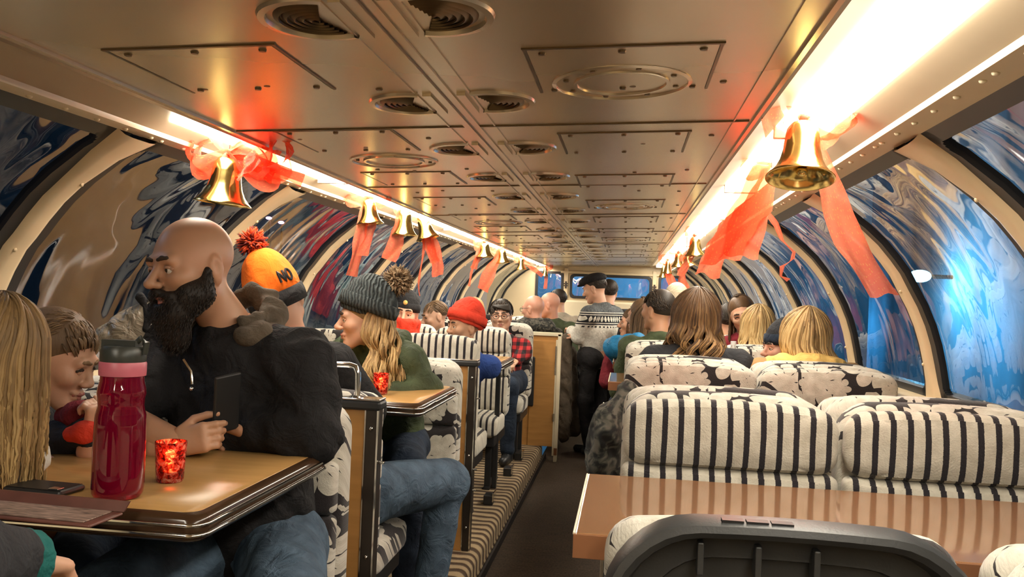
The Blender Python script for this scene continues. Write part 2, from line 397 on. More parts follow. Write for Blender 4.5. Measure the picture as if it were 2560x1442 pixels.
# coves with their lamps, riveted rail above the glass
LX = {}
for s in (1, -1):
    if s > 0: cr, rv, gt = CR, (.587, CZ+.43), (.665, CZ+.425)
    else: cr, rv, gt = CL, (-1.30, CZ+.41), (-1.348, CZ+.405)
    dx = rv[0]-cr[0]
    cove = [(cr[0]+s*.01, cr[1]+.0)] + [(cr[0]+dx*t, cr[1]+(rv[1]-cr[1])*t + .035*math.sin(PI*t)) for t in (.12, .25, .4, .55, .7, .85)] + [rv]
    if s < 0: cove = cove[::-1]
    struct(MB().extrude(cove, YB, YE, 1).build('ceiling_cove', 'cove'))
    lip = [rv, (rv[0]+s*.004, rv[1]-.012), (rv[0]+s*.02, rv[1]-.016), (gt[0], gt[1]-.012), (gt[0]+s*.015, gt[1]+.01), (gt[0], gt[1]+.05), (rv[0], rv[1]+.05)]
    mb = MB(); mb.extrude(lip if s > 0 else lip[::-1], YB, YE, 1, True)
    y = YB+.1
    k = 0
    while y < YE-.1:
        mb.ball((rv[0]+s*.024, y, rv[1]-.0165), .0075, 8, 6, (1, 1, .7))
        y += .125 if (k % 6) else .055
        k += 1
    struct(mb.build('trim_'+('6' if s > 0 else '7'), 'creamlight', smooth=50))
    # lamp covers
    t0, t1 = (.28, .74) if s > 0 else (.08, .78)
    k = 0
    starts = [-1.75, -.55] if s < 0 else [-1.15, .05]  # strips behind the camera are unseen, added for more fill
    starts += [(1.28 if s > 0 else 2.25)+1.23*q for q in range(9)]
    for y in starts:
        y2 = min(y+1.18, YE-.05)
        if y2-y < .3: continue
        pr = []
        for q in range(9):
            t = t0+(t1-t0)*q/8; pr.append((cr[0]+dx*t, cr[1]+(rv[1]-cr[1])*t + .032*math.sin(PI*t) - .024*math.sin(PI*q/8)**.7))
        mb = MB(); mb.extrude(pr+[(cr[0]+dx*t1, pr[-1][1]+.01), (cr[0]+dx*t0, pr[0][1]+.01)] if s > 0 else (pr+[(cr[0]+dx*t1, pr[-1][1]+.01), (cr[0]+dx*t0, pr[0][1]+.01)])[::-1], y, y2, 1, True)
        o = thing('cove_lamp', 'glowing white strip lamp, %s from the rear end in the %s-hand cove' % (ORD[k], 'right' if s > 0 else 'left'), 'lamp', (0, y, 0), 0, 'strip lamps along the coves')
        mb.v = [(a, b-y, c) for a, b, c in mb.v]
        mb.build('diffuser', 'lamp', o, 60)
        for yy in ((y2-y),):
            e = MB(); e.box((min(pr[0][0], pr[-1][0])-.004, yy-.012, min(p[1] for p in pr)-.003), (max(pr[0][0], pr[-1][0])+.004, yy+.012, max(p[1] for p in pr)+.012))
            e.build('end_cap', 'creamlight', o, 0, .002)
        k += 1
# dome ribs and windows
RIB = [1.08+1.17*k for k in range(-2, 10)]
edges = sorted(set([YB]+RIB+[YE]))
wi = 1; ti = 8
for s in (1, -1):
    gl = side(GP, s)
    sg = 1 if s > 0 else -1
    for y in RIB:
        inn = offs(gl, -.030*sg); out = offs(gl, .02*sg)
        mb = MB(); hw = .047
        prof = [(-hw, 0), (-hw, .6), (-hw*.75, .92), (-hw*.4, 1.0), (hw*.4, 1.0), (hw*.75, .92), (hw, .6), (hw, 0)]
        n = len(gl); vs = []
        for i in range(n):
            fl = max(0, 1-i/1.6)*.055 + max(0, 1-(n-1-i)/1.2)*.03     # flares into rail and sill
            for (dy, t) in prof:
                x = out[i][0]+(inn[i][0]-out[i][0])*t; z = out[i][1]+(inn[i][1]-out[i][1])*t
                vs.append((x, y+dy*(1+fl/hw), z))
        k = len(prof); fs = [(i*k+j, i*k+j+1, (i+1)*k+j+1, (i+1)*k+j) for i in range(n-1) for j in range(k-1)]
        if s < 0: fs = [f[::-1] for f in fs]
        mb.add(vs, fs)
        for i in (2, 6, 10):
            p = inn[i]; mb.ball((p[0], y+.018*(1 if i != 6 else -1), p[1]), .007, 6, 4)
        struct(mb.build('trim_%d' % ti, 'cream', smooth=50)); ti += 1
    for a, b in zip(edges[:-1], edges[1:]):
        if b-a < .2: continue
        a2, b2 = a+.045, b-.045
        n = len(gl); vs = []; fr = MB(); fi = offs(gl, -.012*sg); fo = offs(gl, .012*sg)
        # black gasket frame: two arched bars and two long bars
        for y0, y1 in ((a2-.02, a2+.052), (b2-.052, b2+.02)):
            vs = []
            for i in range(n): vs += [(fo[i][0], y0, fo[i][1]), (fi[i][0], y0, fi[i][1]), (fi[i][0], y1, fi[i][1]), (fo[i][0], y1, fo[i][1])]
            fs = [(i*4+j, i*4+(j+1) % 4, (i+1)*4+(j+1) % 4, (i+1)*4+j) for i in range(n-1) for j in range(4)]
            fr.add(vs, fs if s > 0 else [f[::-1] for f in fs])
        for i0 in (0, n-1):
            i1 = i0+1 if i0 == 0 else i0-1; f = .45
            q = [fo[i0], fi[i0], (fi[i0][0]+(fi[i1][0]-fi[i0][0])*f, fi[i0][1]+(fi[i1][1]-fi[i0][1])*f), (fo[i0][0]+(fo[i1][0]-fo[i0][0])*f, fo[i0][1]+(fo[i1][1]-fo[i0][1])*f)]
            fr.extrude(q, a2, b2, 1, True)
        for cyy, sy in ((a2+.05, 1), (b2-.05, -1)):          # rounded inner corners
            for i0 in (0, n-1):
                i1 = 1 if i0 == 0 else n-2
                for q in range(5):
                    e = .04*(1-math.sin(q/5*PI/2)); w = .42+.6*(1-math.cos((q+1)/5*PI/2))*.7
                    p = [(fo[i0][0]+(fo[i1][0]-fo[i0][0])*w, fo[i0][1]+(fo[i1][1]-fo[i0][1])*w), (fi[i0][0]+(fi[i1][0]-fi[i0][0])*w, fi[i0][1]+(fi[i1][1]-fi[i0][1])*w)]
                    p2 = [fo[i0], fi[i0]]
                    fr.extrude([p2[0], p2[1], p[1], p[0]], cyy, cyy+sy*e, 1, True)
        w = struct(bpy.data.objects.new('window_%d' % wi, None)); COL.objects.link(w); wi += 1
        struct(fr.build('window_gasket', 'rubber', w, 50))
        pn = MB(); ny = 8
        pn.extrude(gl, a2, b2, ny)
        struct(pn.build('window_pane', 'glass' if s > 0 else 'glass_left', w, 180))
# end walls
def wall_hole(mb, x0, x1, z0, z1, y0, y1, holes):
    xs = sorted(set([x0, x1]+[h[0] for h in holes]+[h[1] for h in holes])); zs = sorted(set([z0, z1]+[h[2] for h in holes]+[h[3] for h in holes]))
    for i in range(len(xs)-1):
        for j in range(len(zs)-1):
            cx, cz = (xs[i]+xs[i+1])/2, (zs[j]+zs[j+1])/2
            if any(h[0] < cx < h[1] and h[2] < cz < h[3] for h in holes): continue
            mb.box((xs[i], y0, zs[j]), (xs[i+1], y1, zs[j+1]))
mb = MB(); H = [(-.79, .31, 1.44, 1.735), (-1.28, -.93, 1.40, 1.76), (.45, .72, 1.40, 1.76)]
wall_hole(mb, -2.0, 1.32, 0, 2.0, YE, YE+.08, H)
struct(mb.build('wall_front', 'cream', smooth=0))
mb = MB(); mb.box((-2.0, YB-.08, 0), (1.32, YB, 2.0)); struct(mb.build('wall_rear', 'cream', smooth=0))
for (x0, x1, z0, z1) in H:
    w = struct(bpy.data.objects.new('window_%d' % wi, None)); COL.objects.link(w); wi += 1
    cx, cz = (x0+x1)/2, (z0+z1)/2; f = MB()
    o1 = rrect(x1-x0+.05, z1-z0+.05, .05); o2 = rrect(x1-x0-.02, z1-z0-.02, .05)
    k = len(o1) if len(o1) == len(o2) else 0
    n2 = 28
    def ringpts(w_, h_, r_): return rrect(w_, h_, r_, 6)[:]
    def resamp(o, n=80):
        P = [V((a, b, 0)) for a, b in o]; P.append(P[0]); L = [0]
        for i in range(1, len(P)): L.append(L[-1]+(P[i]-P[i-1]).length)
        out = []
        for q in range(n):
            t = L[-1]*q/n; i = max(j for j in range(len(L)) if L[j] <= t+1e-9); i = min(i, len(P)-2)
            out.append(P[i].lerp(P[i+1], (t-L[i])/max(1e-9, L[i+1]-L[i])))
        return out
    A, B = resamp(o1), resamp(o2); vs = []
    for yy, R in ((YE-.004, A), (YE-.022, A), (YE-.022, B), (YE+.02, B)): vs += [(cx+p.x, yy, cz+p.y) for p in R]
    f.add(vs, [(i*80+j, i*80+(j+1) % 80, (i+1)*80+(j+1) % 80, (i+1)*80+j) for i in range(3) for j in range(80)])
    struct(f.build('window_gasket', 'rubber', w)); 
    struct(MB().add([(x0, YE+.015, z0), (x1, YE+.015, z0), (x1, YE+.015, z1), (x0, YE+.015, z1)], [(0, 1, 2, 3)]).build('window_pane', 'glass', w, 0))
mb = MB()                                    # door-frame posts on the end wall with their latches
for x in (-.87, .37): mb.box((x-.03, YE-.03, 1.0), (x+.03, YE+.001, 1.84))
mb.box((-1.3, YE-.028, 1.355), (.75, YE+.001, 1.385)); mb.box((-.95, YE-.028, 1.765), (.44, YE+.001, 1.80))
struct(mb.build('trim_90', 'cream', smooth=0, bevel=.006))
for i, (x, z) in enumerate(((-.87, 1.60), (.37, 1.60))):
    h = MB(); h.box((x-.012, YE-.045, z-.05), (x+.012, YE-.028, z+.05)); h.box((x-.03, YE-.04, z-.02), (x+.03, YE-.03, z-.005)); h.box((x-.03, YE-.04, z+.01), (x+.03, YE-.03, z+.025))
    tag(h.build('window_latch', 'post', None, 0, .002), 'small dark latch on the cream post %s the wide front window' % ('left of' if i == 0 else 'right of'), 'latch')
# ceiling fittings
def vent(y, sgn, k):
    cx = -.425 + sgn*.115
    lab = 'half-round louvred ceiling vent %s of the centre strip, %s pair from the camera' % ('left' if sgn < 0 else 'right', ORD[k])
    o = thing('ceiling_vent', lab, 'vent', ceil_pt(cx, y), 0, 'ceiling vents along the centre strip'); o.rotation_euler = (0, -cz_tilt(), 0)
    R = .108
    for nm in ('frame', 'louvre'):
        mb = MB()
        if nm == 'frame':
            for r0, r1 in ((R, R-.02),):
                n = 28; vs = []
                for r, z in ((r0, .003), (r0-.004, -.006), (r1+.004, -.007), (r1, .003)):
                    for j in range(n+1):
                        a = -PI*.62 + 2*PI*.62*j/n; vs.append((sgn*(r*math.cos(a)*.95-.02), r*math.sin(a), z))
                fs = [(i*(n+1)+j, i*(n+1)+j+1, (i+1)*(n+1)+j+1, (i+1)*(n+1)+j) for i in range(3) for j in range(n)]
                mb.add(vs, fs)
            x = sgn*-.066; mb.box((min(x, x-sgn*.02), -.095, -.007), (max(x, x-sgn*.02), .095, .004))
        else:
            for q in range(6):
                mb = MB(); r = R-.028-q*.014; n = 22; vs = []
                for rr, z in ((r, .003), (r-.002, -.002), (r-.011, -.0065), (r-.012, -.003)):
                    for j in range(n+1):
                        a = -PI*.6+2*PI*.6*j/n; xx = max(rr*math.cos(a)*.95-.02, -.062); vs.append((sgn*xx, rr*math.sin(a), z))
                mb.add(vs, [(i*(n+1)+j, i*(n+1)+j+1, (i+1)*(n+1)+j+1, (i+1)*(n+1)+j) for i in range(3) for j in range(n)])
                mb.build(nm, 'screw', o, 50)
            continue
        mb.build(nm, 'ceil', o, 50)
    return o
for s in (-1, 1):
    proto = None
    for k in range(15):
        y = 1.39+.63*k
        if proto is None: proto = vent(y, s, k)
        else:
            d2 = dup(proto, ceil_pt(-.425+s*.115, y), None, 'half-round louvred ceiling vent %s of the centre strip, %s pair from the camera' % ('left' if s < 0 else 'right', ORD[k]))
            d2.rotation_euler = (0, -cz_tilt(), 0)
def panel(x0, x1, y, first, lab, wd=.34):
    if first is None:
        o = thing('access_panel', lab, 'panel', (0, 0, 0), 0, 'ceiling access panels')
        mb = MB(); w = .006; z0 = lambda x: ceil_z(x)
        cbox(mb, x0+.004, y+.004, x1-.004, y+wd-.004, .0022)
        p = mb; p.v = [(a-x0, b-y, c-ceil_z(x0)) for a, b, c in p.v]; p.build('plate', 'ceil', o, 0)
        mb = MB(); cbox(mb, x0-.006, y-.006, x1+.006, y+.002, .003); cbox(mb, x0-.004, y, x0+.002, y+wd, .0024); cbox(mb, x1-.002, y, x1+.004, y+wd, .0024)
        mb.v = [(a-x0, b-y, c-ceil_z(x0)) for a, b, c in mb.v]; mb.build('rim', 'screw', o, 0)
        for i in range(3):
            for q in (.025, wd-.03):
                mb = MB(); mb.disc(ceil_pt(x0+.03+(x1-x0-.06)*i/2, y+q, .002), .008, 10, .004)
                mb.v = [(a-x0, b-y, c-ceil_z(x0)) for a, b, c in mb.v]; mb.build('screw', 'screw', o, 0)
    else: o = dup(first, None, None, lab)
    o.location = (x0, y, ceil_z(x0)); return o
pr = None
for k in range(10):
    pr = panel(-.98, -.655, 1.52+.8*k, pr, 'screwed ceiling panel left of the vents, %s from the camera' % ORD[k]) or pr
pr = None
for k in range(10):
    pr = panel(-.205, .15, 1.60+.83*k, pr, 'screwed ceiling panel right of the vents, %s from the camera' % ORD[k]) or pr
pr = None
for k, (x, y) in enumerate([(-.03, 1.87), (-.79, 2.86), (-.03, 4.36), (-.79, 5.26), (-.03, 6.85), (-.79, 7.66)]):
    lab = 'round screwed ceiling plate on the %s half, %s from the camera on that side' % ('right' if x > -.4 else 'left', ORD[k//2])
    if pr is None:
        pr = o = thing('round_plate', lab, 'plate', ceil_pt(x, y), 0, 'round ceiling plates'); mb = MB()
        mb.lathe([(.148, .004), (.147, -.004), (.139, -.006), (.137, -.001), (.102, -.001), (.101, -.006), (.094, -.006), (.092, -.0015), (0, -.0015)], n=40)
        mb.build('plate', 'ceil', o, 30)
        for a in range(8): MB().disc((.12*math.cos(a*PI/4+.3), .12*math.sin(a*PI/4+.3), -.001), .007, 8, .004).build('screw', 'screw', o, 0)
    else: o = dup(pr, ceil_pt(x, y), None, lab)
    o.rotation_euler = (0, -cz_tilt(), 0)
mb = MB()                                     # loose screws of the ceiling sheets
for y in np.arange(1.9, 12, .62):
    for x in (-.93, -.80, -.56, .02, .21): mb.disc(ceil_pt(x+random.uniform(-.03, .03), y+random.uniform(-.1, .1)), .0085, 9, .003)
o = struct(mb.build('trim_91', 'screw', None, 0))
# ------------------------------------------------------------------ outside
struct(MB().box((1.7, -8, -2.2), (14, 40, -2.1)).build('ground', 'snow', smooth=0))
struct(MB().box((-14, -8, -2.2), (-2.4, 40, -2.1)).build('ground', 'dark_out', smooth=0))
b = thing('blue_glow_wall', 'pale station wall outside, lit blue, seen through the right-hand windows', 'building', (4.6, 6, -2.1))  # wall added to carry the blue glow in the right windows
MB().box((0, -12, 0), (.3, 24, 7.2)).build('wall', 'backdrop', b, 0); MB().box((-.5, -12, 7.2), (.5, 24, 7.4)).build('roof_edge', 'dark_out', b, 0)
b = thing('blue_backdrop_wall', 'pale shed across the track seen blue through the front windows', 'building', (-.4, 16.5, -2.1))  # board wall added to give the front windows their blue
MB().box((-9, 0, 0), (4.7, .3, 7)).build('wall', 'backdrop', b, 0); MB().box((-9.2, -.3, 7), (4.4, .6, 7.2)).build('roof', 'dark_out', b, 0)
b = thing('dark_warehouse', 'dark warehouse in the night outside the left-hand windows', 'building', (-7.5, 6, -2.1))
MB().box((-.3, -11, 0), (0, 12, 8)).build('wall', 'dark_out', b, 0)
mb = MB(); mb.box((0, 3.2, 3.36), (.04, 3.7, 3.66)); mb.build('window', 'litwin', b, 0)
p0 = at(2300, 690, 13.3)
o = thing('platform_lamp', 'bright cyan lamp on the station wall outside the right-hand window', 'lamp', p0)
MB().ball((0, 0, 0), .15, 16, 10, (1.0, 1.0, .6)).build('globe', 'bluelamp', o); MB().tube([(0, 0, 0), (4.62-p0.x, 0, 0)], .03, 8).build('bracket', 'post', o)
for i, (x, y, r) in enumerate(((672, 545, .05), (703, 556, .05))):
    p = at(x, y, 14); o = thing('yard_lamp', ('left' if i == 0 else 'right')+' one of two magenta lamps in the night outside the left windows', 'lamp', (p.x, p.y, -2.1))
    MB().ball((0, 0, p.z+2.1), r, 12, 8, (1, 1, .5)).build('lamp_head', 'pinklamp', o); MB().tube([(0, .04, 0), (0, .04, p.z+2.1)], .02, 6).build('pole', 'post', o)
light('platform_lamp_glow', 'POINT', p0+V((-.1, -.3, -.1)), 40, (.12, .6, 1), .1)
# ------------------------------------------------------------------ seats
PZ = .13
def make_seat(front, rear, label, shell=False):
    o = thing('coach_seat', label, 'seat', (0, 0, 0), 0, None)
    if not shell:
        mb = MB(); pad(mb, (0, .085, .735), .53, .64, .11, .085, .012, .012, .03); mb.build('backrest', rear, o, 60)
    else:
        mb = MB(); A = rrect(.53, .66, .13, 8, .012)
        def ring(pts, ins, y, w=.53, h=.66):
            return [(x*(1-2*ins/w), y, .74+z*(1-2*ins/h)) for x, z in pts]
        lay = [(0, .085), (0, .128), (.004, .138), (.013, .141), (.021, .135), (.028, .105), (.052, .098), (.056, .098), (.060, .086), (.075, .083)]
        k = len(A); vs = []
        for ins, y in lay: vs += ring(A, ins, y)
        for q in (.6, .25, 0): vs += [(x*q, .081, .74+z*q) for x, z in A]
        n = len(lay)+3
        mb.add(vs, [(i*k+j, (i+1)*k+j, (i+1)*k+(j+1) % k, i*k+(j+1) % k) for i in range(n-1) for j in range(k)])
        mb.build('back_shell', 'shell', o, 30)
        for x in (-.035, .045, .125): MB().box((x-.0045, .088, 1.00), (x+.0045, .122, 1.047)).build('stiffening_rib', 'shell', o, 0, .002)
        for i in range(3): MB().box((.0+.034*i, .112, 1.0715), (.030+.034*i, .130, 1.0835)).build('slot', 'rubber', o, 0)
    mb = MB(); pad(mb, (0, .0, .965), .525, .155, .075, .05, .016, .014, .025)
    mb.build('head_pad', front, o, 60)
    mb = MB(); pad(mb, (0, -.004, .808), .525, .158, .075, .02, .016, 0, .022); mb.build('back_pad', front, o, 60)
    mb = MB(); pad(mb, (0, -.004, .60), .525, .25, .075, .02, .018, 0, .022); mb.build('lumbar_pad', front, o, 60)
    mb = MB(); pad(mb, (0, -.235, .425), .52, .45, .12, .06, .025, 0, .03, 'z')
    mb.build('seat_cushion', front, o, 60)
    mb = MB(); mb.box((-.24, -.40, .30), (.24, .12, .37)); mb.box((-.24, .03, .36), (-.215, .075, .72)); mb.box((.215, .03, .36), (.24, .075, .72)); mb.build('seat_frame', 'black', o, 0, .006)
    for x in (-.19, .19):
        mb = MB(); mb.box((x-.02, -.30, .0), (x+.02, -.26, .31)); mb.box((x-.02, .0, .0), (x+.02, .04, .31)); mb.box((x-.022, -.32, 0), (x+.022, .06, .02)); mb.build('leg', 'black', o, 0, .004)
    return o
seatA = make_seat('stripe', 'leaf', 'striped seat facing us at the right, aisle side, behind the glossy brown table')
seatA.location = (.265, 2.26, PZ); seatA['group'] = 'coach seats'
proto_leaf = make_seat('leaf', 'leaf', 'leaf-patterned aisle seat facing us in front of the brown-haired woman'); proto_leaf.location = (.265, 3.64, PZ); proto_leaf['group'] = 'coach seats'
def seat(proto, x, y, away, label): return dup(proto, (x, y, PZ), PI if away else 0, label, 'coach seats')
seat(seatA, .805, 2.26, 0, 'striped seat facing us at the far right, window side, behind the glossy brown table')
seat(proto_leaf, .265, 2.59, 1, 'leaf-patterned seat back showing just above the striped aisle seat')
seat(proto_leaf, .805, 2.59, 1, 'leaf-patterned seat back showing just above the striped window seat')
seat(proto_leaf, .805, 3.64, 0, 'leaf-patterned window seat facing us in front of the woman in the tan coat')
for k in range(5):
    y = 3.98+1.38*k; w = ORD[k]
    seat(proto_leaf, .265, y, 1, 'leaf-patterned aisle seat facing ahead, right side, %s row past the bare pair' % w)
    seat(proto_leaf, .805, y, 1, 'leaf-patterned window seat facing ahead, right side, %s row past the bare pair' % w)
    if k < 4:
        seat(proto_leaf, .265, y+1.04, 0, 'leaf-patterned aisle seat facing us, right side, %s row past the bare pair' % w)
        seat(proto_leaf, .805, y+1.04, 0, 'leaf-patterned window seat facing us, right side, %s row past the bare pair' % w)
sh = make_seat('leaf', 'leaf', 'seat with a charcoal plastic back shell at the bottom right, nearest the camera', True); sh['group'] = 'coach seats'
# this one faces ahead: its shell is towards the camera
sh.rotation_euler = (0, 0, PI); sh.location = (.243, 1.40, PZ-.088)
_s = seat(proto_leaf, .805, 1.40, 1, 'leaf-patterned seat back in the bottom right corner beside the charcoal shell')
_s.location.z -= .09
# left side, booths
LS1, LS2 = -1.045, -1.58
def low(*a_):
    s_ = seat(*a_); s_.scale = (1, 1, .915); return s_
low(proto_leaf, LS1, 2.38, 0, 'leaf-patterned seat the bearded man sits in')
low(proto_leaf, LS2, 2.38, 0, 'leaf-patterned window seat left of the bearded man')
low(proto_leaf, LS1, 2.82, 1, 'leaf-patterned seat, facing ahead, behind the first tan partition')
low(proto_leaf, LS2, 2.82, 1, 'leaf-patterned window seat, facing ahead, behind the first tan partition')
low(proto_leaf, LS1, 4.13, 0, 'leaf-patterned seat under the woman in the green parka')
low(proto_leaf, LS2, 4.13, 0, 'leaf-patterned window seat beside the woman in the green parka')
protoS = dup(seatA, (LS1-.02, 4.85, PZ), PI, 'striped seat back in front of the child in the red beanie', 'coach seats')
for ch in protoS.children:
    if ch.name.startswith('backrest'): ch.data = ch.data.copy(); ch.data.materials[0] = M['stripe']
seat(proto_leaf, LS2-.02, 4.85, 1, 'leaf-patterned window seat beside the child in the red beanie')
seat(seatA, LS1-.02, 6.09, 0, 'striped seat facing us on the left, behind the red beanie')
seat(seatA, LS2-.02, 6.09, 0, 'striped window seat facing us on the left, behind the red beanie')
seat(proto_leaf, LS1+.01, 7.27, 0, 'leaf-patterned seat of the passenger in the red plaid shirt')
seat(proto_leaf, LS2+.01, 7.27, 0, 'leaf-patterned window seat beside the red plaid shirt')
for i, y in enumerate((8.1, 9.9)):
    seat(proto_leaf, LS1, y, 1, 'leaf-patterned aisle seat facing ahead, left side, %s past the tall tan partition' % ORD[i])
    seat(proto_leaf, LS2, y, 1, 'leaf-patterned window seat facing ahead, left side, %s past the tall tan partition' % ORD[i])
    seat(proto_leaf, LS1, y+1.2, 0, 'leaf-patterned aisle seat facing us, left side, %s past the tall tan partition' % ORD[i])
# ------------------------------------------------------------------ tables
TZ = CZ-.41
def left_table(y0, y1, label):
    o = thing('booth_table', label, 'table', (-1.26, (y0+y1)/2, PZ), 0, 'tan booth tables on the left'); w, h, zt = 1.075, y1-y0, TZ-PZ
    ol = rrect(w, h, .032, 6)
    def slab(ins, z0, z1, mat, nm, rnd=.006):
        k = len(ol); vs = []
        for z, e in ((z0, rnd), (z0+rnd, 0), (z1-rnd, 0), (z1, rnd)):
            vs += [(x*(1-2*(ins+e)/w), y*(1-2*(ins+e)/h), z) for x, y in ol]
        mb = MB(); mb.add(vs, [(i*k+j, i*k+(j+1) % k, (i+1)*k+(j+1) % k, (i+1)*k+j) for i in range(3) for j in range(k)] + [tuple(range(k-1, -1, -1)), tuple(3*k+j for j in range(k))])
        return mb.build(nm, mat, o, 60)
    slab(.022, zt-.03, zt, 'woodtop', 'tabletop', .001)
    slab(0, zt-.05, zt-.0012, 'edge', 'edge_band', .010)
    for z in (zt-.018, zt-.036):
        P = [(x*(1+.003/w), y*(1+.003/h), z) for x, y in ol]; mb = MB(); mb.tube(P+[P[0]], .0035, 6, False); mb.build('chrome_strip', 'chrome', o, 60)
    mb = MB(); mb.tube([(-.2, 0, 0), (-.2, 0, zt-.05)], .035, 14); mb.lathe([(.17, 0), (.17, .012), (.05, .03), (.035, .05)], (-.2, 0, 0)); mb.build('pedestal', 'post', o)
    MB().box((-w/2, -h*.35, zt-.11), (-w/2+.05, h*.35, zt-.05)).build('wall_bracket', 'post', o, 0, .004)
    return o
T1 = left_table(1.46, 2.12, 'tan table with dark chromed edge in the left foreground, with the red bottle on it')
left_table(3.12, 3.80, 'tan table in front of the woman in the green parka')
left_table(5.17, 5.78, 'tan table on the left beyond the striped seat of the red-beanie child')
left_table(8.52, 8.94, 'tan table on the left past the tall partition')
def right_table(y0, y1, label):
    o = thing('booth_table', label, 'table', (.52, (y0+y1)/2, PZ), 0, 'brown booth tables on the right'); h = y1-y0; zt = TZ-PZ; a, b = -.597, .597
    mb = MB(); mb.box((a+.003, -h/2+.003, zt-.04), (b, h/2-.003, zt)); mb.build('tabletop', 'rtop', o, 0, .003)
    mb = MB(); 
    P = [(b, -h/2), (a, -h/2), (a, h/2), (b, h/2), (b, h/2-.003), (a+.003, h/2-.003), (a+.003, -h/2+.003), (b, -h/2+.003)]; mb.add([(x, y, z) for z in (zt-.043, zt-.0015) for x, y in P], [(i, (i+1) % 8, 8+(i+1) % 8, 8+i) for i in range(8)] + [(0, 7, 6, 1), (1, 6, 5, 2), (2, 5, 4, 3), (8, 9, 14, 15), (9, 10, 13, 14), (10, 11, 12, 13)]); mb.build('edge_band', 'redbrown', o, 0, .001)
    mb = MB(); mb.tube([(a+.001, -h/2+.004, zt-.0015), (a+.001, h/2-.004, zt-.0015)], .0022, 6); mb.build('edge_highlight', 'creamlight', o)  # cream line standing in for the bright highlight along the edge
    mb = MB(); mb.box((a+.05, -.06, .0), (a+.12, .06, zt-.04)); mb.build('pedestal', 'black', o, 0, .005)
    
    for q in (-.063, .055): MB().box((a+.045, q, .0), (a+.052, q+.008, zt-.04)).build('chrome_strip', 'chrome', o, 0, .001)
    MB().box((b-.06, -h*.35, zt-.11), (b, h*.35, zt-.04)).build('wall_bracket', 'black', o, 0, .004)
    return o
right_table(1.536, 2.07, 'glossy brown table on the right nearest the camera, mirroring the striped seats')
right_table(2.97, 3.50, 'brown table end poking into the aisle, second on the right')
for k, y in enumerate((4.38, 5.76, 7.14, 8.52)):
    right_table(y, y+.55, 'brown table end poking into the aisle, %s on the right' % ORD[k+2])
# ------------------------------------------------------------------ partitions on the left
def partition(y, label):
    o = thing('seat_partition', label, 'partition', (-1.2, y, PZ), 0, 'tan partitions between the booths'); zt = CZ-.336-PZ
    MB().box((-.59, -.022, 0), (.422, .022, zt-.035)).build('panel', 'wood', o, 0, .002)
    mb = MB(); mb.box((.422, -.028, 0), (.462, .028, zt-.03)); mb.build('end_post', 'post', o, 0, .004)
    MB().box((.458, -.031, .0), (.465, -.024, zt-.03)).build('chrome_strip', 'chrome', o, 0, .001); MB().box((.418, -.025, .0), (.424, -.021, zt-.035)).build('chrome_strip', 'chrome', o, 0, .001)
    mb = MB(); mb.box((-.60, -.04, zt-.035), (.47, .04, zt-.006)); mb.build('top_rail', 'black', o, 0, .008)
    mb = MB(); mb.box((-.60, -.036, zt-.006), (.468, .036, zt)); mb.build('rail_trim', 'chrome', o, 0, .003)
    for z in (zt-.09, zt*.5, .12): MB().ball((.442, -.029, z), .007, 8, 6).build('screw', 'chrome', o)
    for z in (zt-.2, zt*.42, .3): MB().box((.462, -.012, z), (.482, .0, z+.008)).build('hook', 'chrome', o, 0, .002)
    return o
partition(2.64, 'tan partition with dark post behind the bearded man')
partition(4.40, 'tan partition with dark post behind the woman in the green parka')
o = thing('tall_partition', 'tall tan bulkhead panel with metal edge standing at the aisle, left of the man in the sweater', 'partition', (-.55, 7.62, 0)); zt = CZ-.315
MB().box((-1.2, 0, .13), (-.012, .03, zt-.02)).build('panel', 'wood', o, 0, .003)
MB().box((-.26, -.012, .13), (-.03, .001, zt-.07)).build('face_panel', 'wood', o, 0, .003)
mb = MB(); mb.box((-.03, -.02, 0), (.0, .04, zt-.01)); mb.box((-.045, -.016, .05), (-.03, -.004, zt-.06)); mb.build('edge_post', 'creamlight', o, 0, .003)
mb = MB(); mb.box((-.30, -.02, zt-.03), (.004, .045, zt)); mb.build('top_rail', 'creamlight', o, 0, .003)
mb = MB(); mb.box((-.048, -.026, .75), (-.036, -.014, 1.0)); mb.box((-.048, -.026, .35), (-.036, -.014, .42)); mb.build('latch', 'chrome', o, 0, .002)
MB().box((-.29, -.03, .47), (-.22, -.01, .90)).build('side_pad', 'black', o, 0, .01)
mb = MB(); mb.box((-.028, -.024, .06), (.0, -.0195, .12)); mb.build('plate', 'redbrown', o, 0)
# far bulkhead seat-back in front of the end wall
o = tag(MB().box((-1.25, 11.55, 0), (.62, 11.62, 1.385)).build('bulkhead_panel', 'creamlight', None, 0, .02), 'low cream bulkhead panel below the front windows', 'panel')
# floor brackets along the left kerb
pr = None
for k, (x, y) in enumerate(((1213, 1262), (1262, 1190), (1288, 1150), (1318, 1110))):
    lab = 'small dark seat bracket on the ribbed carpet kerb, %s from the camera' % ORD[k]
    yy = 1.30*2200/((y-748)+.04*(1568-x)) + .0
    loc = (-.80, yy, .128)
    if pr is None:
        pr = o = thing('floor_bracket', lab, 'bracket', loc, 0, 'seat brackets on the kerb')
        MB().box((-.03, -.05, 0), (.03, .05, .06)).build('body', 'black', o, 0, .006); MB().box((.026, -.052, .02), (.036, .052, .075)).build('lip', 'chrome', o, 0, .002)
    else: dup(pr, loc, None, lab)
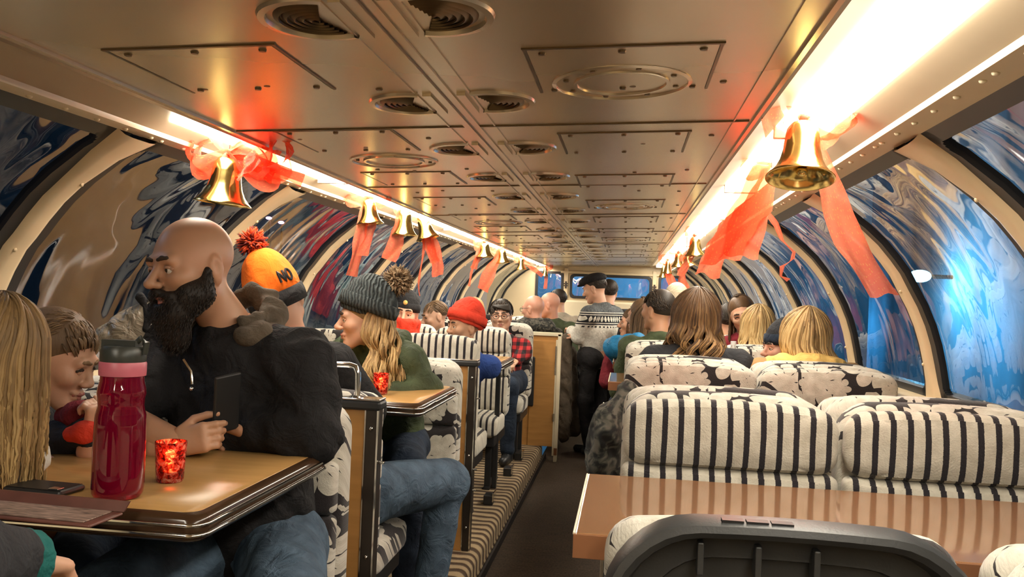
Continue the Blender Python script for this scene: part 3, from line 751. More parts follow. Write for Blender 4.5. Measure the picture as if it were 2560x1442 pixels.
# grab handle
hp = at(852, 985, 2.64)
o = thing('grab_handle', 'chrome grab handle on top of the first tan partition', 'handle', (-.815, 2.64, CZ-.338))
MB().tube([(0, 0, 0), (0, 0, .075), (-.01, 0, .095), (-.03, 0, .10), (-.10, 0, .10), (-.12, 0, .09), (-.125, 0, .07), (-.125, 0, 0)], .009, 10).build('bar', 'chrome', o)
MB().lathe([(0, .006), (.02, .006), (.022, 0)], (0, 0, 0)).lathe([(0, .006), (.02, .006), (.022, 0)], (-.125, 0, 0)).build('foot', 'chrome', o)
# wooden armrest on the striped seat at the left
o = thing('armrest', 'brown wooden armrest across the striped seat behind the red beanie', 'armrest', (-.86, 5.78, .13))
MB().box((-.14, -.0, .79), (.03, .06, .83)).build('bar', 'redbrown', o, 0, .008); MB().box((.0, -.02, .80), (.05, .30, .84)).build('arm', 'redbrown', o, 0, .008)
MB().box((.01, .05, 0), (.04, .09, .80)).build('post', 'black', o, 0, .004)
# ------------------------------------------------------------------ bells and ribbons
def tail(mb, p0, p1, w0, w1, sway=.02, tw=.5, n=16, ph=0.0, wdir=V((1, .25, 0))):
    pts = []; ds = []; ws = []
    for i in range(n+1):
        t = i/n; p = V(p0).lerp(V(p1), t); p.x += sway*math.sin(t*5+ph)*t; p.y += sway*.8*math.cos(t*4+ph)*t
        ax = (V(p1)-V(p0)).normalized(); a = tw*math.sin(t*4.2+ph*2)
        d = Matrix.Rotation(a, 3, ax) @ (wdir-ax*wdir.dot(ax)).normalized()
        pts.append(p); ds.append(d); ws.append(w0+(w1-w0)*min(1, t*2.2) + .004*math.sin(t*17+ph))
    mb.strip(pts, ds, ws)
def loop(mb, p0, dirv, L, H, w, ph=0.0, n=22):
    """one bow loop leaving p0 along dirv and coming back"""
    dirv = V(dirv).normalized(); up = V((0, 0, 1)); fw = V((0, 1, 0)); pts = []; ds = []; ws = []
    for i in range(n+1):
        t = i/n; a = 2*PI*t
        p = V(p0) + dirv*(L*math.sin(a/2)) + up*(H*math.sin(a)*.5) + fw*(.018*math.sin(a+ph))
        d = (fw*.55 + up*(.7*math.cos(a/2)) + dirv*(-.35*math.cos(a+ph))).normalized()
        pts.append(p); ds.append(d); ws.append(w*(.25+.75*math.sin(PI*t)**.6)+.003*math.sin(9*t+ph))
    mb.strip(pts, ds, ws)
def make_bell(label, top, mouth, rad, bows=(), tails=(), hang=None):
    """bell with its red mesh bow; bows: (dir, L, H, w); tails: (end point, w0, w1, sway)"""
    top = V(top); mouth = V(mouth); o = thing('brass_bell', label, 'bell', top, 0, 'brass bells hung along the coves')
    ax = (mouth-top); h = ax.length; q = V((0, 0, -1)).rotation_difference(ax.normalized()).to_matrix(); s = rad
    prof = [(0, .0), (.18*s, -.005*h), (.36*s, -.05*h), (.46*s, -.14*h), (.50*s, -.30*h), (.54*s, -.50*h), (.62*s, -.68*h), (.74*s, -.82*h), (.90*s, -.93*h), (1.0*s, -.985*h), (1.0*s, -1.0*h), (.96*s, -1.0*h), (.70*s, -.82*h), (.55*s, -.62*h), (.46*s, -.35*h), (.40*s, -.12*h), (.2*s, -.04*h), (0, -.03*h)]
    MB().lathe(prof, (0, 0, 0), 36, q).build('bell_cup', 'brass', o, 70)
    mb = MB(); mb.tube([q @ V((0, 0, -.04*h)), q @ V((.05*s, 0, -.80*h))], .0025, 6); mb.ball(q @ V((.05*s, 0, -.86*h)), .17*s, 10, 8); mb.build('clapper', 'brass', o)
    kn = V((0, 0, .012))
    zc = (hang if hang else ceil_z(max(CL[0], min(CR[0], top.x)))-.01) - top.z
    mb = MB(); mb.tube([(0, 0, -.002), (0, 0, max(.02, zc))], .0022, 6); mb.build('cord', 'post', o)
    if bows:
        mb = MB()
        for i, (d, L, H, w) in enumerate(bows): loop(mb, kn, d, L, H, w, i*1.3)
        mb.ball(kn, .013, 8, 6, (1, 1, .8)); mb.build('bow', 'ribbon', o, 180)
    for i, (e, w0, w1, sw) in enumerate(tails):
        mb = MB(); tail(mb, kn, V(e)-top, w0, w1, sw, .6, 18, i*1.7+top.y); mb.build('ribbon_tail', 'ribbon', o, 180)
    return o
# near left bell
Z = 2.48
make_bell('brass bell under a big red mesh bow, nearest one on the left cove', at(573, 392, Z), at(556, 510, Z), .084,
    [((-1, 0, .25), .13, .14, .10), ((-.8, .1, -.1), .10, .10, .08), ((1, .1, .35), .14, .12, .10), ((1, .2, .05), .17, .13, .10), ((.7, .1, -.3), .13, .10, .09)],
    [(at(748, 450, 2.55), .09, .05, .01), (at(690, 420, 2.52), .08, .10, .01), (at(640, 430, 2.46), .06, .09, .015)])
for i, (lab, tp, mo, Z, rad, bows, tails) in enumerate([
    ('brass bell half hidden by two long red ribbon tails, second on the left cove', (922, 497), (926, 560), 3.9, .062,
        [((-1, 0, .1), .11, .07, .08), ((1, 0, .1), .10, .08, .08)], [((877, 690), .05, .055, .006), ((918, 640), .05, .055, .02)]),
    ('upright brass bell beside a red ribbon, third on the left cove', (1014, 520), (1011, 588), 4.5, .066, [((-1, 0, .1), .06, .06, .06)], [((972, 650), .05, .085, .01)]),
    ('tilted brass bell just right of another, fourth on the left cove', (1054, 536), (1070, 597), 4.96, .070, [((-1, 0, .2), .07, .07, .07)], [((1100, 690), .03, .07, .02), ((1060, 740), .03, .012, .03), ((1085, 655), .05, .07, .01)]),
    ('brass bell with a short ribbon, fifth on the left cove', (1212, 607), (1213, 643), 6.97, .075, [((-1, 0, .0), .08, .10, .09)], [((1186, 672), .07, .07, .01), ((1166, 715), .03, .02, .02)]),
    ('brass bell with a slanting ribbon, sixth on the left cove', (1255, 623), (1258, 657), 8.0, .068, [((-1, 0, .0), .10, .10, .09), ((1, 0, .1), .05, .06, .06)], [((1205, 725), .07, .12, .01)]),
    ('brass bell with an orange bow, seventh on the left cove', (1303, 645), (1303, 674), 9.4, .060, [((-1, 0, .1), .07, .09, .08), ((.6, 0, .2), .05, .07, .06)], [((1352, 690), .03, .05, .02)]),
    ('small brass bell farthest along the left cove', (1364, 668), (1362, 690), 12.1, .050, [((.6, 0, .1), .08, .1, .09)], [((1365, 722), .06, .05, .01)])]):
    make_bell(lab, at(*tp, Z), at(*mo, Z), rad, bows, [(at(*e[0], Z+.02), *e[1:]) for e in tails])
Z = 2.2
b = make_bell('large brass bell with a red mesh bow, nearest one under the right-hand lamp', at(2008, 306, Z), at(2000, 447, Z-.035), .081,
    [((-1, 0, .05), .075, .10, .08), ((1, 0, .2), .12, .09, .08), ((.9, .1, -.05), .10, .10, .07)], [(at(2195, 738, 2.5), .030, .075, .03)], CZ+.435)
for lab, tp, mo, Z, rad, bows, tails in [
    ('brass bell beside the wide hanging ribbon, second along the right cove', (1737, 592), (1738, 640), 5.7, .068, [((-1, 0, -.2), .06, .10, .07)], [((1707, 690), .04, .05, .02)]),
    ('brass bell peeping below the second one on the right cove', (1716, 640), (1722, 666), 6.3, .055, [((-1, 0, 0), .05, .06, .06)], []),
    ('brass bell with a pale red streamer, fourth along the right cove', (1696, 634), (1694, 668), 7.6, .058, [((-1, 0, .1), .06, .08, .08)], [((1715, 730), .06, .10, .02)]),
    ('small brass bell, fifth along the right cove', (1670, 652), (1668, 684), 9.2, .052, [((-1, 0, .1), .08, .09, .08)], [((1676, 720), .06, .07, .02)]),
    ('small brass bell farthest along the right cove', (1660, 663), (1656, 694), 11.0, .052, [((1, 0, 0), .07, .08, .07)], [((1690, 735), .06, .12, .02)])]:
    make_bell(lab, at(*tp, Z), at(*mo, Z), rad, bows, [(at(*e[0], Z+.02), *e[1:]) for e in tails])
# wide streamer hanging behind the big right bell
Z = 3.3
p0 = at(1930, 405, 2.9)
o = thing('ribbon_streamer', 'wide red mesh streamers hanging from the right cove left of the big bell', 'ribbon', p0)
mb = MB(); tail(mb, (0, 0, .02), at(1805, 655, 3.35)-p0, .05, .16, .01, .35, 20, 0.3); mb.build('ribbon_tail', 'ribbon', o, 180)
mb = MB(); tail(mb, (-.02, .1, .0), at(1768, 690, 3.5)-p0, .05, .10, .015, .5, 20, 1.3); mb.build('ribbon_tail', 'ribbon', o, 180)
mb = MB(); tail(mb, (0, .05, 0), at(1845, 640, 3.3)-p0, .05, .13, .01, .4, 20, 2.2); mb.build('ribbon_tail', 'ribbon', o, 180)
mb = MB(); loop(mb, (0, 0, 0), (-.6, .7, .0), .12, .06, .07); loop(mb, (0, 0, 0), (.6, -.6, .2), .10, .05, .06, 1); mb.build('bow', 'ribbon', o, 180)
MB().tube([(0, 0, 0), (0, 0, CZ+.44-p0.z)], .002, 6).build('cord', 'post', o)
p0 = at(1916, 530, 3.6)
o = thing('ribbon_streamer', 'thin twisted red ribbon hanging in front of the right-hand ribs', 'ribbon', p0)
pts = [at(*q, 3.6)-p0 for q in ((1916, 530), (1940, 560), (1955, 600), (1985, 630), (1980, 650), (1955, 665), (1952, 690), (1972, 700))]
mb = MB(); P = []
for i in range(len(pts)-1):
    for q in range(4): P.append(pts[i].lerp(pts[i+1], q/4))
P.append(pts[-1])
mb.strip(P, [V((1, .3, .3+.5*math.sin(i*.5))) for i in range(len(P))], [.020+.008*math.sin(i*.45) for i in range(len(P))]); mb.build('ribbon_tail', 'ribbon', o, 180)
MB().tube([(0, 0, 0), (-.05, 0, CZ+.44-p0.z)], .002, 6).build('cord', 'post', o)
# ------------------------------------------------------------------ things on the tables
def on_table(px, py): # table-top point under a pixel
    w = ROT @ V((px-1280, 721-py, -F)); return V((0, 0, CZ)) + w*((TZ-CZ)/w.z)
def candle(px, py, label, s=1.0):
    c = on_table(px, py); o = thing('candle_holder', label, 'candle', c, 0, 'red candle holders')
    MB().lathe([(0, .001), (.025*s, .001), (.027*s, .006), (.0315*s, .082), (.0295*s, .082), (.0255*s, .010), (0, .009)], n=28).build('glass_cup', 'redglass', o, 60)
    tl = MB().lathe([(0, .0105), (.019, .0105), (.019, .022), (0, .023)], n=20).build('tea_light', 'creamlight', o)
    MB().lathe([(0, .024), (.004, .028), (.005, .034), (.003, .043), (0, .050)], n=10).build('flame', 'flame', tl, 180)
    light('candle_glow', 'POINT', c+V((0, 0, .055)), .12, (1, .5, .18), .01)
candle(424, 1203, 'red mottled candle holder on the foreground table beside the red bottle')
candle(951, 985, 'red candle holder on the second table in front of the woman in the green parka')
c = on_table(293, 1242)
o = thing('water_bottle', 'tall translucent magenta water bottle with dark lid on the foreground table', 'bottle', c)
r = .0465
prof = [(0, .002), (.041, .002), (r-.001, .010), (r, .02), (r, .09), (r-.001, .13), (.0445, .155), (.0405, .172), (.0415, .186), (.0435, .196), (.042, .206), (.039, .218), (.0385, .232)]
MB().lathe(prof+[(.0365, .232), (.0365, .215), (.0400, .196), (.0385, .172), (.0425, .15), (.0435, .09), (.0435, .02), (.038, .010), (0, .010)], n=44).build('bottle_body', 'bottle', o, 60)
M['pinkband'] = simple('pink_collar', (.55, .13, .17), .4)
M['water'] = simple('pink_water', (.72, .012, .09), .15, Transmission_Weight=.6, IOR=1.25)
MB().lathe([(0, .012), (.037, .012), (.0425, .021), (.0425, .088), (.0415, .15), (.040, .158), (0, .158)], n=40).build('drink', 'water', o, 60)
MB().lathe([(.0385, .228), (.0415, .229), (.042, .236), (.042, .252), (.040, .256), (.0, .256)], n=40).build('collar', 'pinkband', o, 50)
M['lid'] = simple('dark_olive_lid', (.035, .037, .03), .35)
mb = MB(); mb.lathe([(.0405, .255), (.041, .262), (.0405, .276), (.036, .284), (.0, .286)], n=40); mb.box((-.038, -.012, .274), (.030, .012, .295)); mb.tube([(.02, 0, .285), (.034, 0, .300), (.046, 0, .292), (.042, 0, .27)], .006, 8); mb.build('lid', 'lid', o, 50)
c = on_table(112, 1228); o = thing('smartphone', 'black smartphone lying face up on the foreground table', 'phone', c, math.radians(-4))
MB().box((-.064, -.036, .0), (.062, .036, .012)).build('body', 'black', o, 0, .006); MB().box((-.058, -.032, .012), (.056, .032, .0126)).build('screen', 'rubber', o, 0)
MB().box((.030, -.030, .0126), (.052, -.012, .0145)).build('camera_bump', 'chrome', o, 0, .002)
M['leather'] = simple('red_brown_leather', (.13, .045, .03), .4, var=.25); M['pagewhite'] = simple('printed_card', (.26, .17, .13), .5, 0, .7, 40, stretch=(1, 6, 1))
c = on_table(120, 1290); o = thing('wallet', 'open red-brown wallet with cards at the near edge of the foreground table', 'wallet', c, math.radians(-3))
MB().box((-.20, -.045, .0), (.112, .045, .006)).build('cover', 'leather', o, 0, .003); MB().box((-.19, -.038, .006), (.095, .038, .0085)).build('card', 'pagewhite', o, 0, .001)
mb = MB(); mb.add([(-.20, .045, .006), (.112, .045, .006), (.116, .055, .022), (-.20, .055, .022), (-.20, .049, .006), (.112, .049, .006), (.116, .059, .022), (-.20, .059, .022)], [(0, 1, 2, 3), (7, 6, 5, 4), (3, 2, 6, 7), (0, 4, 5, 1), (1, 5, 6, 2), (0, 3, 7, 4)]); mb.build('flap', 'leather', o, 0)
c = on_table(1020, 972); M['redcard'] = simple('red_paper', (.55, .16, .09), .6)
tag(MB().box((c.x-.05, c.y-.03, c.z+.0003), (c.x+.03, c.y+.03, c.z+.004)).build('card', 'redcard', None, 0), 'small red card on the table in front of the green parka', 'card')
# clear water bottle on a far right table
c = at(1822, 862, 4.75); c.z = TZ
o = thing('drink_bottle', 'clear plastic water bottle among the heads on the right', 'bottle', (c.x, 4.55, TZ))
MB().lathe([(0, .002), (.031, .002), (.033, .01), (.033, .05), (.030, .06), (.033, .07), (.033, .13), (.028, .16), (.013, .19), (.013, .205), (0, .205)], n=24).build('bottle_body', 'clear', o, 60)
M['paper'] = simple('white_plastic', (.8, .8, .8), .4)
MB().lathe([(.0145, .203), (.0145, .22), (0, .221)], n=18).build('cap', 'paper', o, 50)
# ------------------------------------------------------------------ smooth solid modelling (for bodies and cloth)
def smin(a, b, k):
    h = np.clip(.5+.5*(b-a)/k, 0, 1); return b+(a-b)*h-k*h*(1-h)
class Blob:
    """smoothly blended solids, meshed by surface nets"""
    def __init__(s, k=.02): s.p = []; s.k = k
    def cone(s, a, b, ra, rb=None, k=None, sub=False, flat=None):      # flat=(normal, squash)
        a = np.array(a, float); b = np.array(b, float); rb = ra if rb is None else rb; m = max(ra, rb)
        s.p.append(('c', (a, b, ra, rb, flat), np.minimum(a, b)-m, np.maximum(a, b)+m, k or s.k, sub)); return s
    def ell(s, c, r, R=None, k=None, sub=False):
        c = np.array(c, float); r = np.array(r, float); m = r.max()
        s.p.append(('e', (c, r, np.array(R) if R is not None else np.eye(3)), c-m, c+m, k or s.k, sub)); return s
    def chain(s, pts, rad, k=None, flat=None):
        for i in range(len(pts)-1): s.cone(pts[i], pts[i+1], rad[i], rad[i+1], k, False, flat)
        return s
    def mesh(s, vox, folds=None):
        lo = np.min([q[2] for q in s.p if not q[5]], 0)-3*vox-.012; hi = np.max([q[3] for q in s.p if not q[5]], 0)+3*vox+.012
        n = np.maximum(4, np.ceil((hi-lo)/vox).astype(int)+1); ax = [lo[i]+vox*np.arange(n[i]) for i in range(3)]
        D = np.full(n, .3, np.float32)
        for typ, pr, l, h, k, sub in s.p:
            mg = k+2.5*vox+.004
            i0 = np.clip(np.floor((l-mg-lo)/vox).astype(int), 0, n-1); i1 = np.clip(np.ceil((h+mg-lo)/vox).astype(int)+1, 1, n)
            if (i1 <= i0).any(): continue
            sl = tuple(slice(i0[i], i1[i]) for i in range(3))
            X = ax[0][sl[0]][:, None, None]; Y = ax[1][sl[1]][None, :, None]; Z = ax[2][sl[2]][None, None, :]
            if typ == 'c':
                a, b, ra, rb, fl = pr; ba = b-a; L = max(1e-9, ba @ ba)
                px, py, pz = X-a[0], Y-a[1], Z-a[2]
                t = np.clip((px*ba[0]+py*ba[1]+pz*ba[2])/L, 0, 1); qx, qy, qz = px-t*ba[0], py-t*ba[1], pz-t*ba[2]
                d2 = qx*qx+qy*qy+qz*qz
                if fl is not None:
                    nn = np.array(fl[0], float); nn /= np.linalg.norm(nn); dn = qx*nn[0]+qy*nn[1]+qz*nn[2]; d2 = d2+dn*dn*(1/fl[1]**2-1)
                d = np.sqrt(d2)-(ra+(rb-ra)*t)
                if fl is not None: d = d*min(1, (fl[1]+1)/2)
            else:
                c, r, R = pr; px, py, pz = X-c[0], Y-c[1], Z-c[2]
                q = [(R[0, i]*px+R[1, i]*py+R[2, i]*pz) for i in range(3)]
                k0 = np.sqrt(sum((q[i]/r[i])**2 for i in range(3))); k1 = np.sqrt(sum((q[i]/r[i]**2)**2 for i in range(3)))
                d = k0*(k0-1)/np.maximum(k1, 1e-6)
            if sub: D[sl] = -smin(-D[sl], d, k)
            else: D[sl] = smin(D[sl], d, k)
        if folds:
            X = ax[0][:, None, None]; Y = ax[1][None, :, None]; Z = ax[2][None, None, :]
            for amp, f, sd in folds:
                w = np.sin(f*(X*1.0+.6*Z)+sd+2.0*np.sin(f*.43*(Y+.4*Z)+sd*2))*np.sin(f*.7*(Y-.5*X)+sd*1.7+1.6*np.sin(f*.5*(Z-.3*Y)+sd))
                D = D + (amp*(.6*w + .8*(np.sqrt(np.abs(w)+.01)-.55))).astype(np.float32)
        return surfnet(D, lo, vox)
def surfnet(D, lo, vox):
    S = D < 0; n = np.array(D.shape)
    c = np.zeros(n-1, np.int8)
    offs = [(i, j, k) for i in (0, 1) for j in (0, 1) for k in (0, 1)]
    cut = lambda A, o: A[o[0]:A.shape[0]-1+o[0], o[1]:A.shape[1]-1+o[1], o[2]:A.shape[2]-1+o[2]]
    for o in offs: c += cut(S, o)
    act = (c > 0) & (c < 8); I = np.argwhere(act); m = len(I)
    idx = -np.ones(n-1, np.int64); idx[act] = np.arange(m)
    acc = np.zeros((m, 3)); cnt = np.zeros(m)
    for a in offs:
        for ax_ in range(3):
            if a[ax_]: continue
            b = list(a); b[ax_] = 1
            va = D[I[:, 0]+a[0], I[:, 1]+a[1], I[:, 2]+a[2]]; vb = D[I[:, 0]+b[0], I[:, 1]+b[1], I[:, 2]+b[2]]
            mk_ = (va < 0) != (vb < 0); t = np.where(mk_, va/np.where(va == vb, 1, va-vb), 0)
            p = np.array(a, float)[None, :]+t[:, None]*(np.array(b)-np.array(a))[None, :]
            acc += p*mk_[:, None]; cnt += mk_
    P = lo+vox*(I+acc/np.maximum(cnt, 1)[:, None]); faces = []
    for ax_ in range(3):
        u, v = (ax_+1) % 3, (ax_+2) % 3
        sl0 = [slice(None)]*3; sl1 = [slice(None)]*3; sl0[ax_] = slice(0, -1); sl1[ax_] = slice(1, None)
        A, B = S[tuple(sl0)], S[tuple(sl1)]; E = np.argwhere(A != B)
        E = E[(E[:, u] > 0) & (E[:, v] > 0) & (E[:, u] < n[u]-1) & (E[:, v] < n[v]-1)]
        if not len(E): continue
        q = []
        for du, dv in ((-1, -1), (0, -1), (0, 0), (-1, 0)):
            e = E.copy(); e[:, u] += du; e[:, v] += dv; q.append(idx[e[:, 0], e[:, 1], e[:, 2]])
        q = np.stack(q, 1); fl = ~A[E[:, 0], E[:, 1], E[:, 2]]; q[fl] = q[fl][:, ::-1]; faces.append(q)
    return P, np.concatenate(faces)
def solid(name, parts, mat, parent=None, uv=False):
    """parts: list of (verts, faces) arrays put into ONE mesh"""
    if isinstance(parts, tuple): parts = [parts]
    off = 0; vs = []; fs = []
    for v, f in parts: vs.append(v); fs.append(f+off); off += len(v)
    me = bpy.data.meshes.new(name); me.from_pydata(np.concatenate(vs).tolist(), [], np.concatenate(fs).tolist())
    if isinstance(mat, str) and (mat.startswith('h_') or mat == 'beard'):
        at_ = me.attributes.new('tint', 'FLOAT', 'POINT'); at_.data.foreach_set('value', np.full(len(me.vertices), .30, np.float32))
    return finish(me, name, mat, parent, 180)
# ------------------------------------------------------------------ people
def skin(name, col, red=.04):
    n = N(name); v = n.coord('Object'); z = n.noise(v, 9, 3); 
    c = n.ramp(z.outputs[0], [(.35, tuple(x*.93 for x in col)), (.7, (min(1, col[0]*1.06), col[1]*.97, col[2]*.95))])
    n.set(Base_Color=c, Roughness=.48, Subsurface_Weight=.12, Subsurface_Radius=(.012, .004, .002)); n.bump(n.noise(v, 180, 2).outputs[0], .08, .002); return n.m
def cloth(name, col, var=.25, rough=.85, bscale=260, bump=.35, fold=.25):
    n = N(name); v = n.coord('Object'); z = n.noise(v, 14, 3); c = n.ramp(z.outputs[0], [(.3, tuple(x*(1-var) for x in col)), (.7, tuple(min(1, x*(1+var)) for x in col))])
    a = n.noise(v, bscale, 2); b2 = n.noise(v, 16, 3, .55, 1.2)
    n.set(Base_Color=c, Roughness=rough, Sheen_Weight=.0, Specular_IOR_Level=.25); n.bump(n.math('ADD', n.math('MULTIPLY', a.outputs[0], .10), b2.outputs[0]), fold*2.2, .025); return n.m
def hairmat(name, dark, mid, lite):
    n = N(name); at_ = n.n('Attribute', attribute_name='tint'); v = n.coord('Object', (1, 1, .35)); z = n.noise(v, 60, 3)
    f = n.math('ADD', n.math('MULTIPLY', at_.outputs['Fac'], .8), n.math('MULTIPLY', z.outputs[0], .3))
    n.set(Base_Color=n.ramp(f, [(.15, dark), (.5, mid), (.85, lite)]), Roughness=.55, Specular_IOR_Level=.4); n.bump(n.noise(n.coord('Object', (1, 1, .15)), 220, 2).outputs[0], .4, .003); return n.m
M['skin'] = skin('fair_skin', (.62, .36, .235)); M['skin2'] = skin('tan_skin', (.54, .30, .18)); M['skin3'] = skin('ruddy_skin', (.62, .33, .23))
M['lips'] = simple('lips', (.42, .15, .12), .4); M['eye'] = simple('eye_white', (.62, .58, .53), .2); M['iris'] = simple('dark_iris', (.03, .02, .012), .15); M['brow'] = simple('brow_hair', (.045, .026, .015), .8)
M['browl'] = simple('light_brow_hair', (.20, .12, .06), .8)
M['beard'] = hairmat('dark_beard', (.008, .006, .005), (.020, .013, .009), (.05, .032, .022))
M['h_brown'] = hairmat('brown_hair', (.035, .018, .008), (.13, .066, .026), (.40, .23, .09))
M['h_blond'] = hairmat('blond_hair', (.10, .055, .02), (.50, .32, .13), (.80, .60, .30))
M['h_dkblond'] = hairmat('dark_blond_hair', (.07, .038, .015), (.30, .18, .07), (.62, .42, .18))
M['h_dark'] = hairmat('dark_hair', (.010, .007, .005), (.028, .018, .011), (.08, .05, .03))
M['h_grey'] = hairmat('grey_hair', (.06, .055, .05), (.16, .14, .12), (.32, .29, .25))
M['h_light'] = hairmat('light_brown_hair', (.06, .035, .018), (.17, .10, .05), (.34, .21, .10))
M['jblack'] = cloth('black_cloth', (.016, .015, .016), .3); M['jdark'] = cloth('charcoal_cloth', (.03, .03, .034), .3); M['green'] = cloth('olive_parka', (.055, .072, .034), .3, .7)
M['hood'] = cloth('brown_hood_lining', (.11, .085, .06), .3); M['denim'] = cloth('blue_denim', (.075, .115, .165), .35, .85, 420, .5, .35); M['denimd'] = cloth('dark_denim', (.022, .033, .055), .3, .85, 420)
M['tan'] = cloth('tan_coat', (.42, .24, .10), .2); M['yellow'] = cloth('yellow_fleece', (.80, .52, .16), .15); M['white'] = cloth('white_cloth', (.70, .66, .60), .12); M['blue'] = cloth('blue_jacket', (.02, .20, .42), .25, .5)
M['royal'] = cloth('royal_blue_hoodie', (.03, .07, .26), .2); M['redwool'] = cloth('red_wool', (.75, .06, .03), .15, .9, 300); M['orange'] = cloth('orange_knit', (.88, .17, .012), .12, .9, 240, .5, .15); M['greyfl'] = cloth('grey_fleece', (.20, .19, .17), .25)
M['beige'] = cloth('beige_jacket', (.36, .31, .24), .2); M['maroon'] = cloth('dark_red_cloth', (.20, .02, .03), .3); M['teal'] = cloth('teal_cloth', (.015, .13, .12), .3); M['knit'] = None
def pats():
    n = N('cable_knit_charcoal'); v = n.coord('Object', (1, 1, 1)); w = n.n('TexWave', wave_type='BANDS', bands_direction='X', i_Scale=22.0, i_Distortion=3.5, i_Detail=1.0, i_Detail_Scale=1.5); n.l(v, w.inputs['Vector'])
    z = n.noise(v, 160, 2); f = n.math('ADD', n.math('MULTIPLY', w.outputs['Fac'], .7), n.math('MULTIPLY', z.outputs[0], .3))
    n.set(Base_Color=n.ramp(f, [(.2, (.018, .024, .026)), (.8, (.07, .085, .085))]), Roughness=.95); n.bump(f, 1.0, .012); M['knit'] = n.m
    n = N('plaid_red'); tc = n.coord('Object'); s = n.n('SeparateXYZ'); n.l(tc, s.inputs[0])
    def sq(x): return n.math('GREATER_THAN', n.math('SINE', n.math('MULTIPLY', x, 110)), 0)
    f = n.math('MULTIPLY', n.math('ADD', sq(s.outputs[0]), sq(s.outputs[2])), .5)
    n.set(Base_Color=n.ramp(f, [(0, (.50, .025, .025)), (.5, (.16, .012, .016)), (1, (.014, .008, .01))], 'CONSTANT') if False else n.ramp(f, [(.2, (.52, .03, .03)), (.5, (.15, .012, .015)), (.8, (.012, .008, .01))]), Roughness=.9); M['plaid'] = n.m
    n = N('camo_fleece'); v = n.coord('Object'); z = n.noise(v, 16, 2, .5, 1.5)
    n.set(Base_Color=n.ramp(z.outputs[0], [(.42, (.10, .16, .13)), (.47, (.35, .45, .40)), (.6, (.55, .62, .56))], 'LINEAR'), Roughness=.9); M['camo'] = n.m
    n = N('dark_camo'); v = n.coord('Object'); z = n.noise(v, 22, 2, .5, 1.5)
    n.set(Base_Color=n.ramp(z.outputs[0], [(.42, (.012, .012, .012)), (.52, (.05, .05, .04)), (.62, (.11, .10, .08))]), Roughness=.9); M['dkcamo'] = n.m
    # nordic sweater: dark yoke, white body, dotted bands (bands follow height)
    n = N('nordic_sweater'); tc = n.n('TexCoord'); s = n.n('SeparateXYZ'); n.l(tc.outputs['Object'], s.inputs[0]); z = s.outputs[2]
    hz = n.math('ADD', s.outputs[0], s.outputs[1])
    dia = n.math('ADD', n.math('ABSOLUTE', n.math('SINE', n.math('MULTIPLY', hz, 62))), n.math('MULTIPLY', n.math('ABSOLUTE', n.math('SUBTRACT', z, 1.245)), -28))
    band = n.math('LESS_THAN', n.math('ABSOLUTE', n.math('SUBTRACT', z, 1.245)), .034); blk = n.math('MULTIPLY', band, n.math('LESS_THAN', dia, .30))
    l1 = n.math('LESS_THAN', n.math('ABSOLUTE', n.math('SUBTRACT', z, 1.292)), .006); l2 = n.math('LESS_THAN', n.math('ABSOLUTE', n.math('SUBTRACT', z, 1.198)), .006)
    dots = n.math('MULTIPLY', n.math('LESS_THAN', n.math('ABSOLUTE', n.math('SUBTRACT', z, 1.175)), .007), n.math('GREATER_THAN', n.math('SINE', n.math('MULTIPLY', hz, 130)), .2))
    blk = n.math('MAXIMUM', n.math('MAXIMUM', blk, l1), n.math('MAXIMUM', l2, dots)); fz = n.noise(tc.outputs['Object'], 60, 3)
    wh = n.ramp(fz.outputs[0], [(.3, (.56, .53, .45)), (.7, (.80, .77, .68))]); gr = n.ramp(fz.outputs[0], [(.3, (.05, .055, .06)), (.7, (.14, .15, .155))])
    c = n.mix(n.math('GREATER_THAN', z, 1.305), wh, gr); c = n.mix(blk, c, (.018, .018, .022)); n.set(Base_Color=c, Roughness=.95); n.bump(fz.outputs[0], .5, .01); M['nordic'] = n.m
    n = N('fur_pompom'); v = n.coord('Object'); z = n.noise(v, 38, 3); n.set(Base_Color=n.ramp(z.outputs[0], [(.3, (.05, .03, .018)), (.55, (.30, .20, .11)), (.75, (.55, .43, .28))]), Roughness=.9); M['fur'] = n.m
    n = N('yarn_pompom'); at_ = n.n('Attribute', attribute_name='tint'); n.set(Base_Color=n.ramp(at_.outputs['Fac'], [(.35, (.12, .01, .008)), (.6, (.70, .08, .015))]), Roughness=.9); M['pom'] = n.m
    n = N('grey_plastic_bag'); v = n.coord('Object'); z = n.noise(v, 18, 3, .6, 1); n.set(Base_Color=(.30, .25, .18, 1), Roughness=.32, Transmission_Weight=.15); n.bump(z.outputs[0], .8, .03); M['bagmat'] = n.m
pats()
def frame(yaw, pitch=0, roll=0):
    """head axes: local +Y is the way the face looks, +Z up; yaw 0 looks along the aisle away from us, 180 towards us, 90 to the left"""
    return (Matrix.Rotation(math.radians(yaw), 3, 'Z') @ Matrix.Rotation(math.radians(pitch), 3, 'X') @ Matrix.Rotation(math.radians(roll), 3, 'Y'))
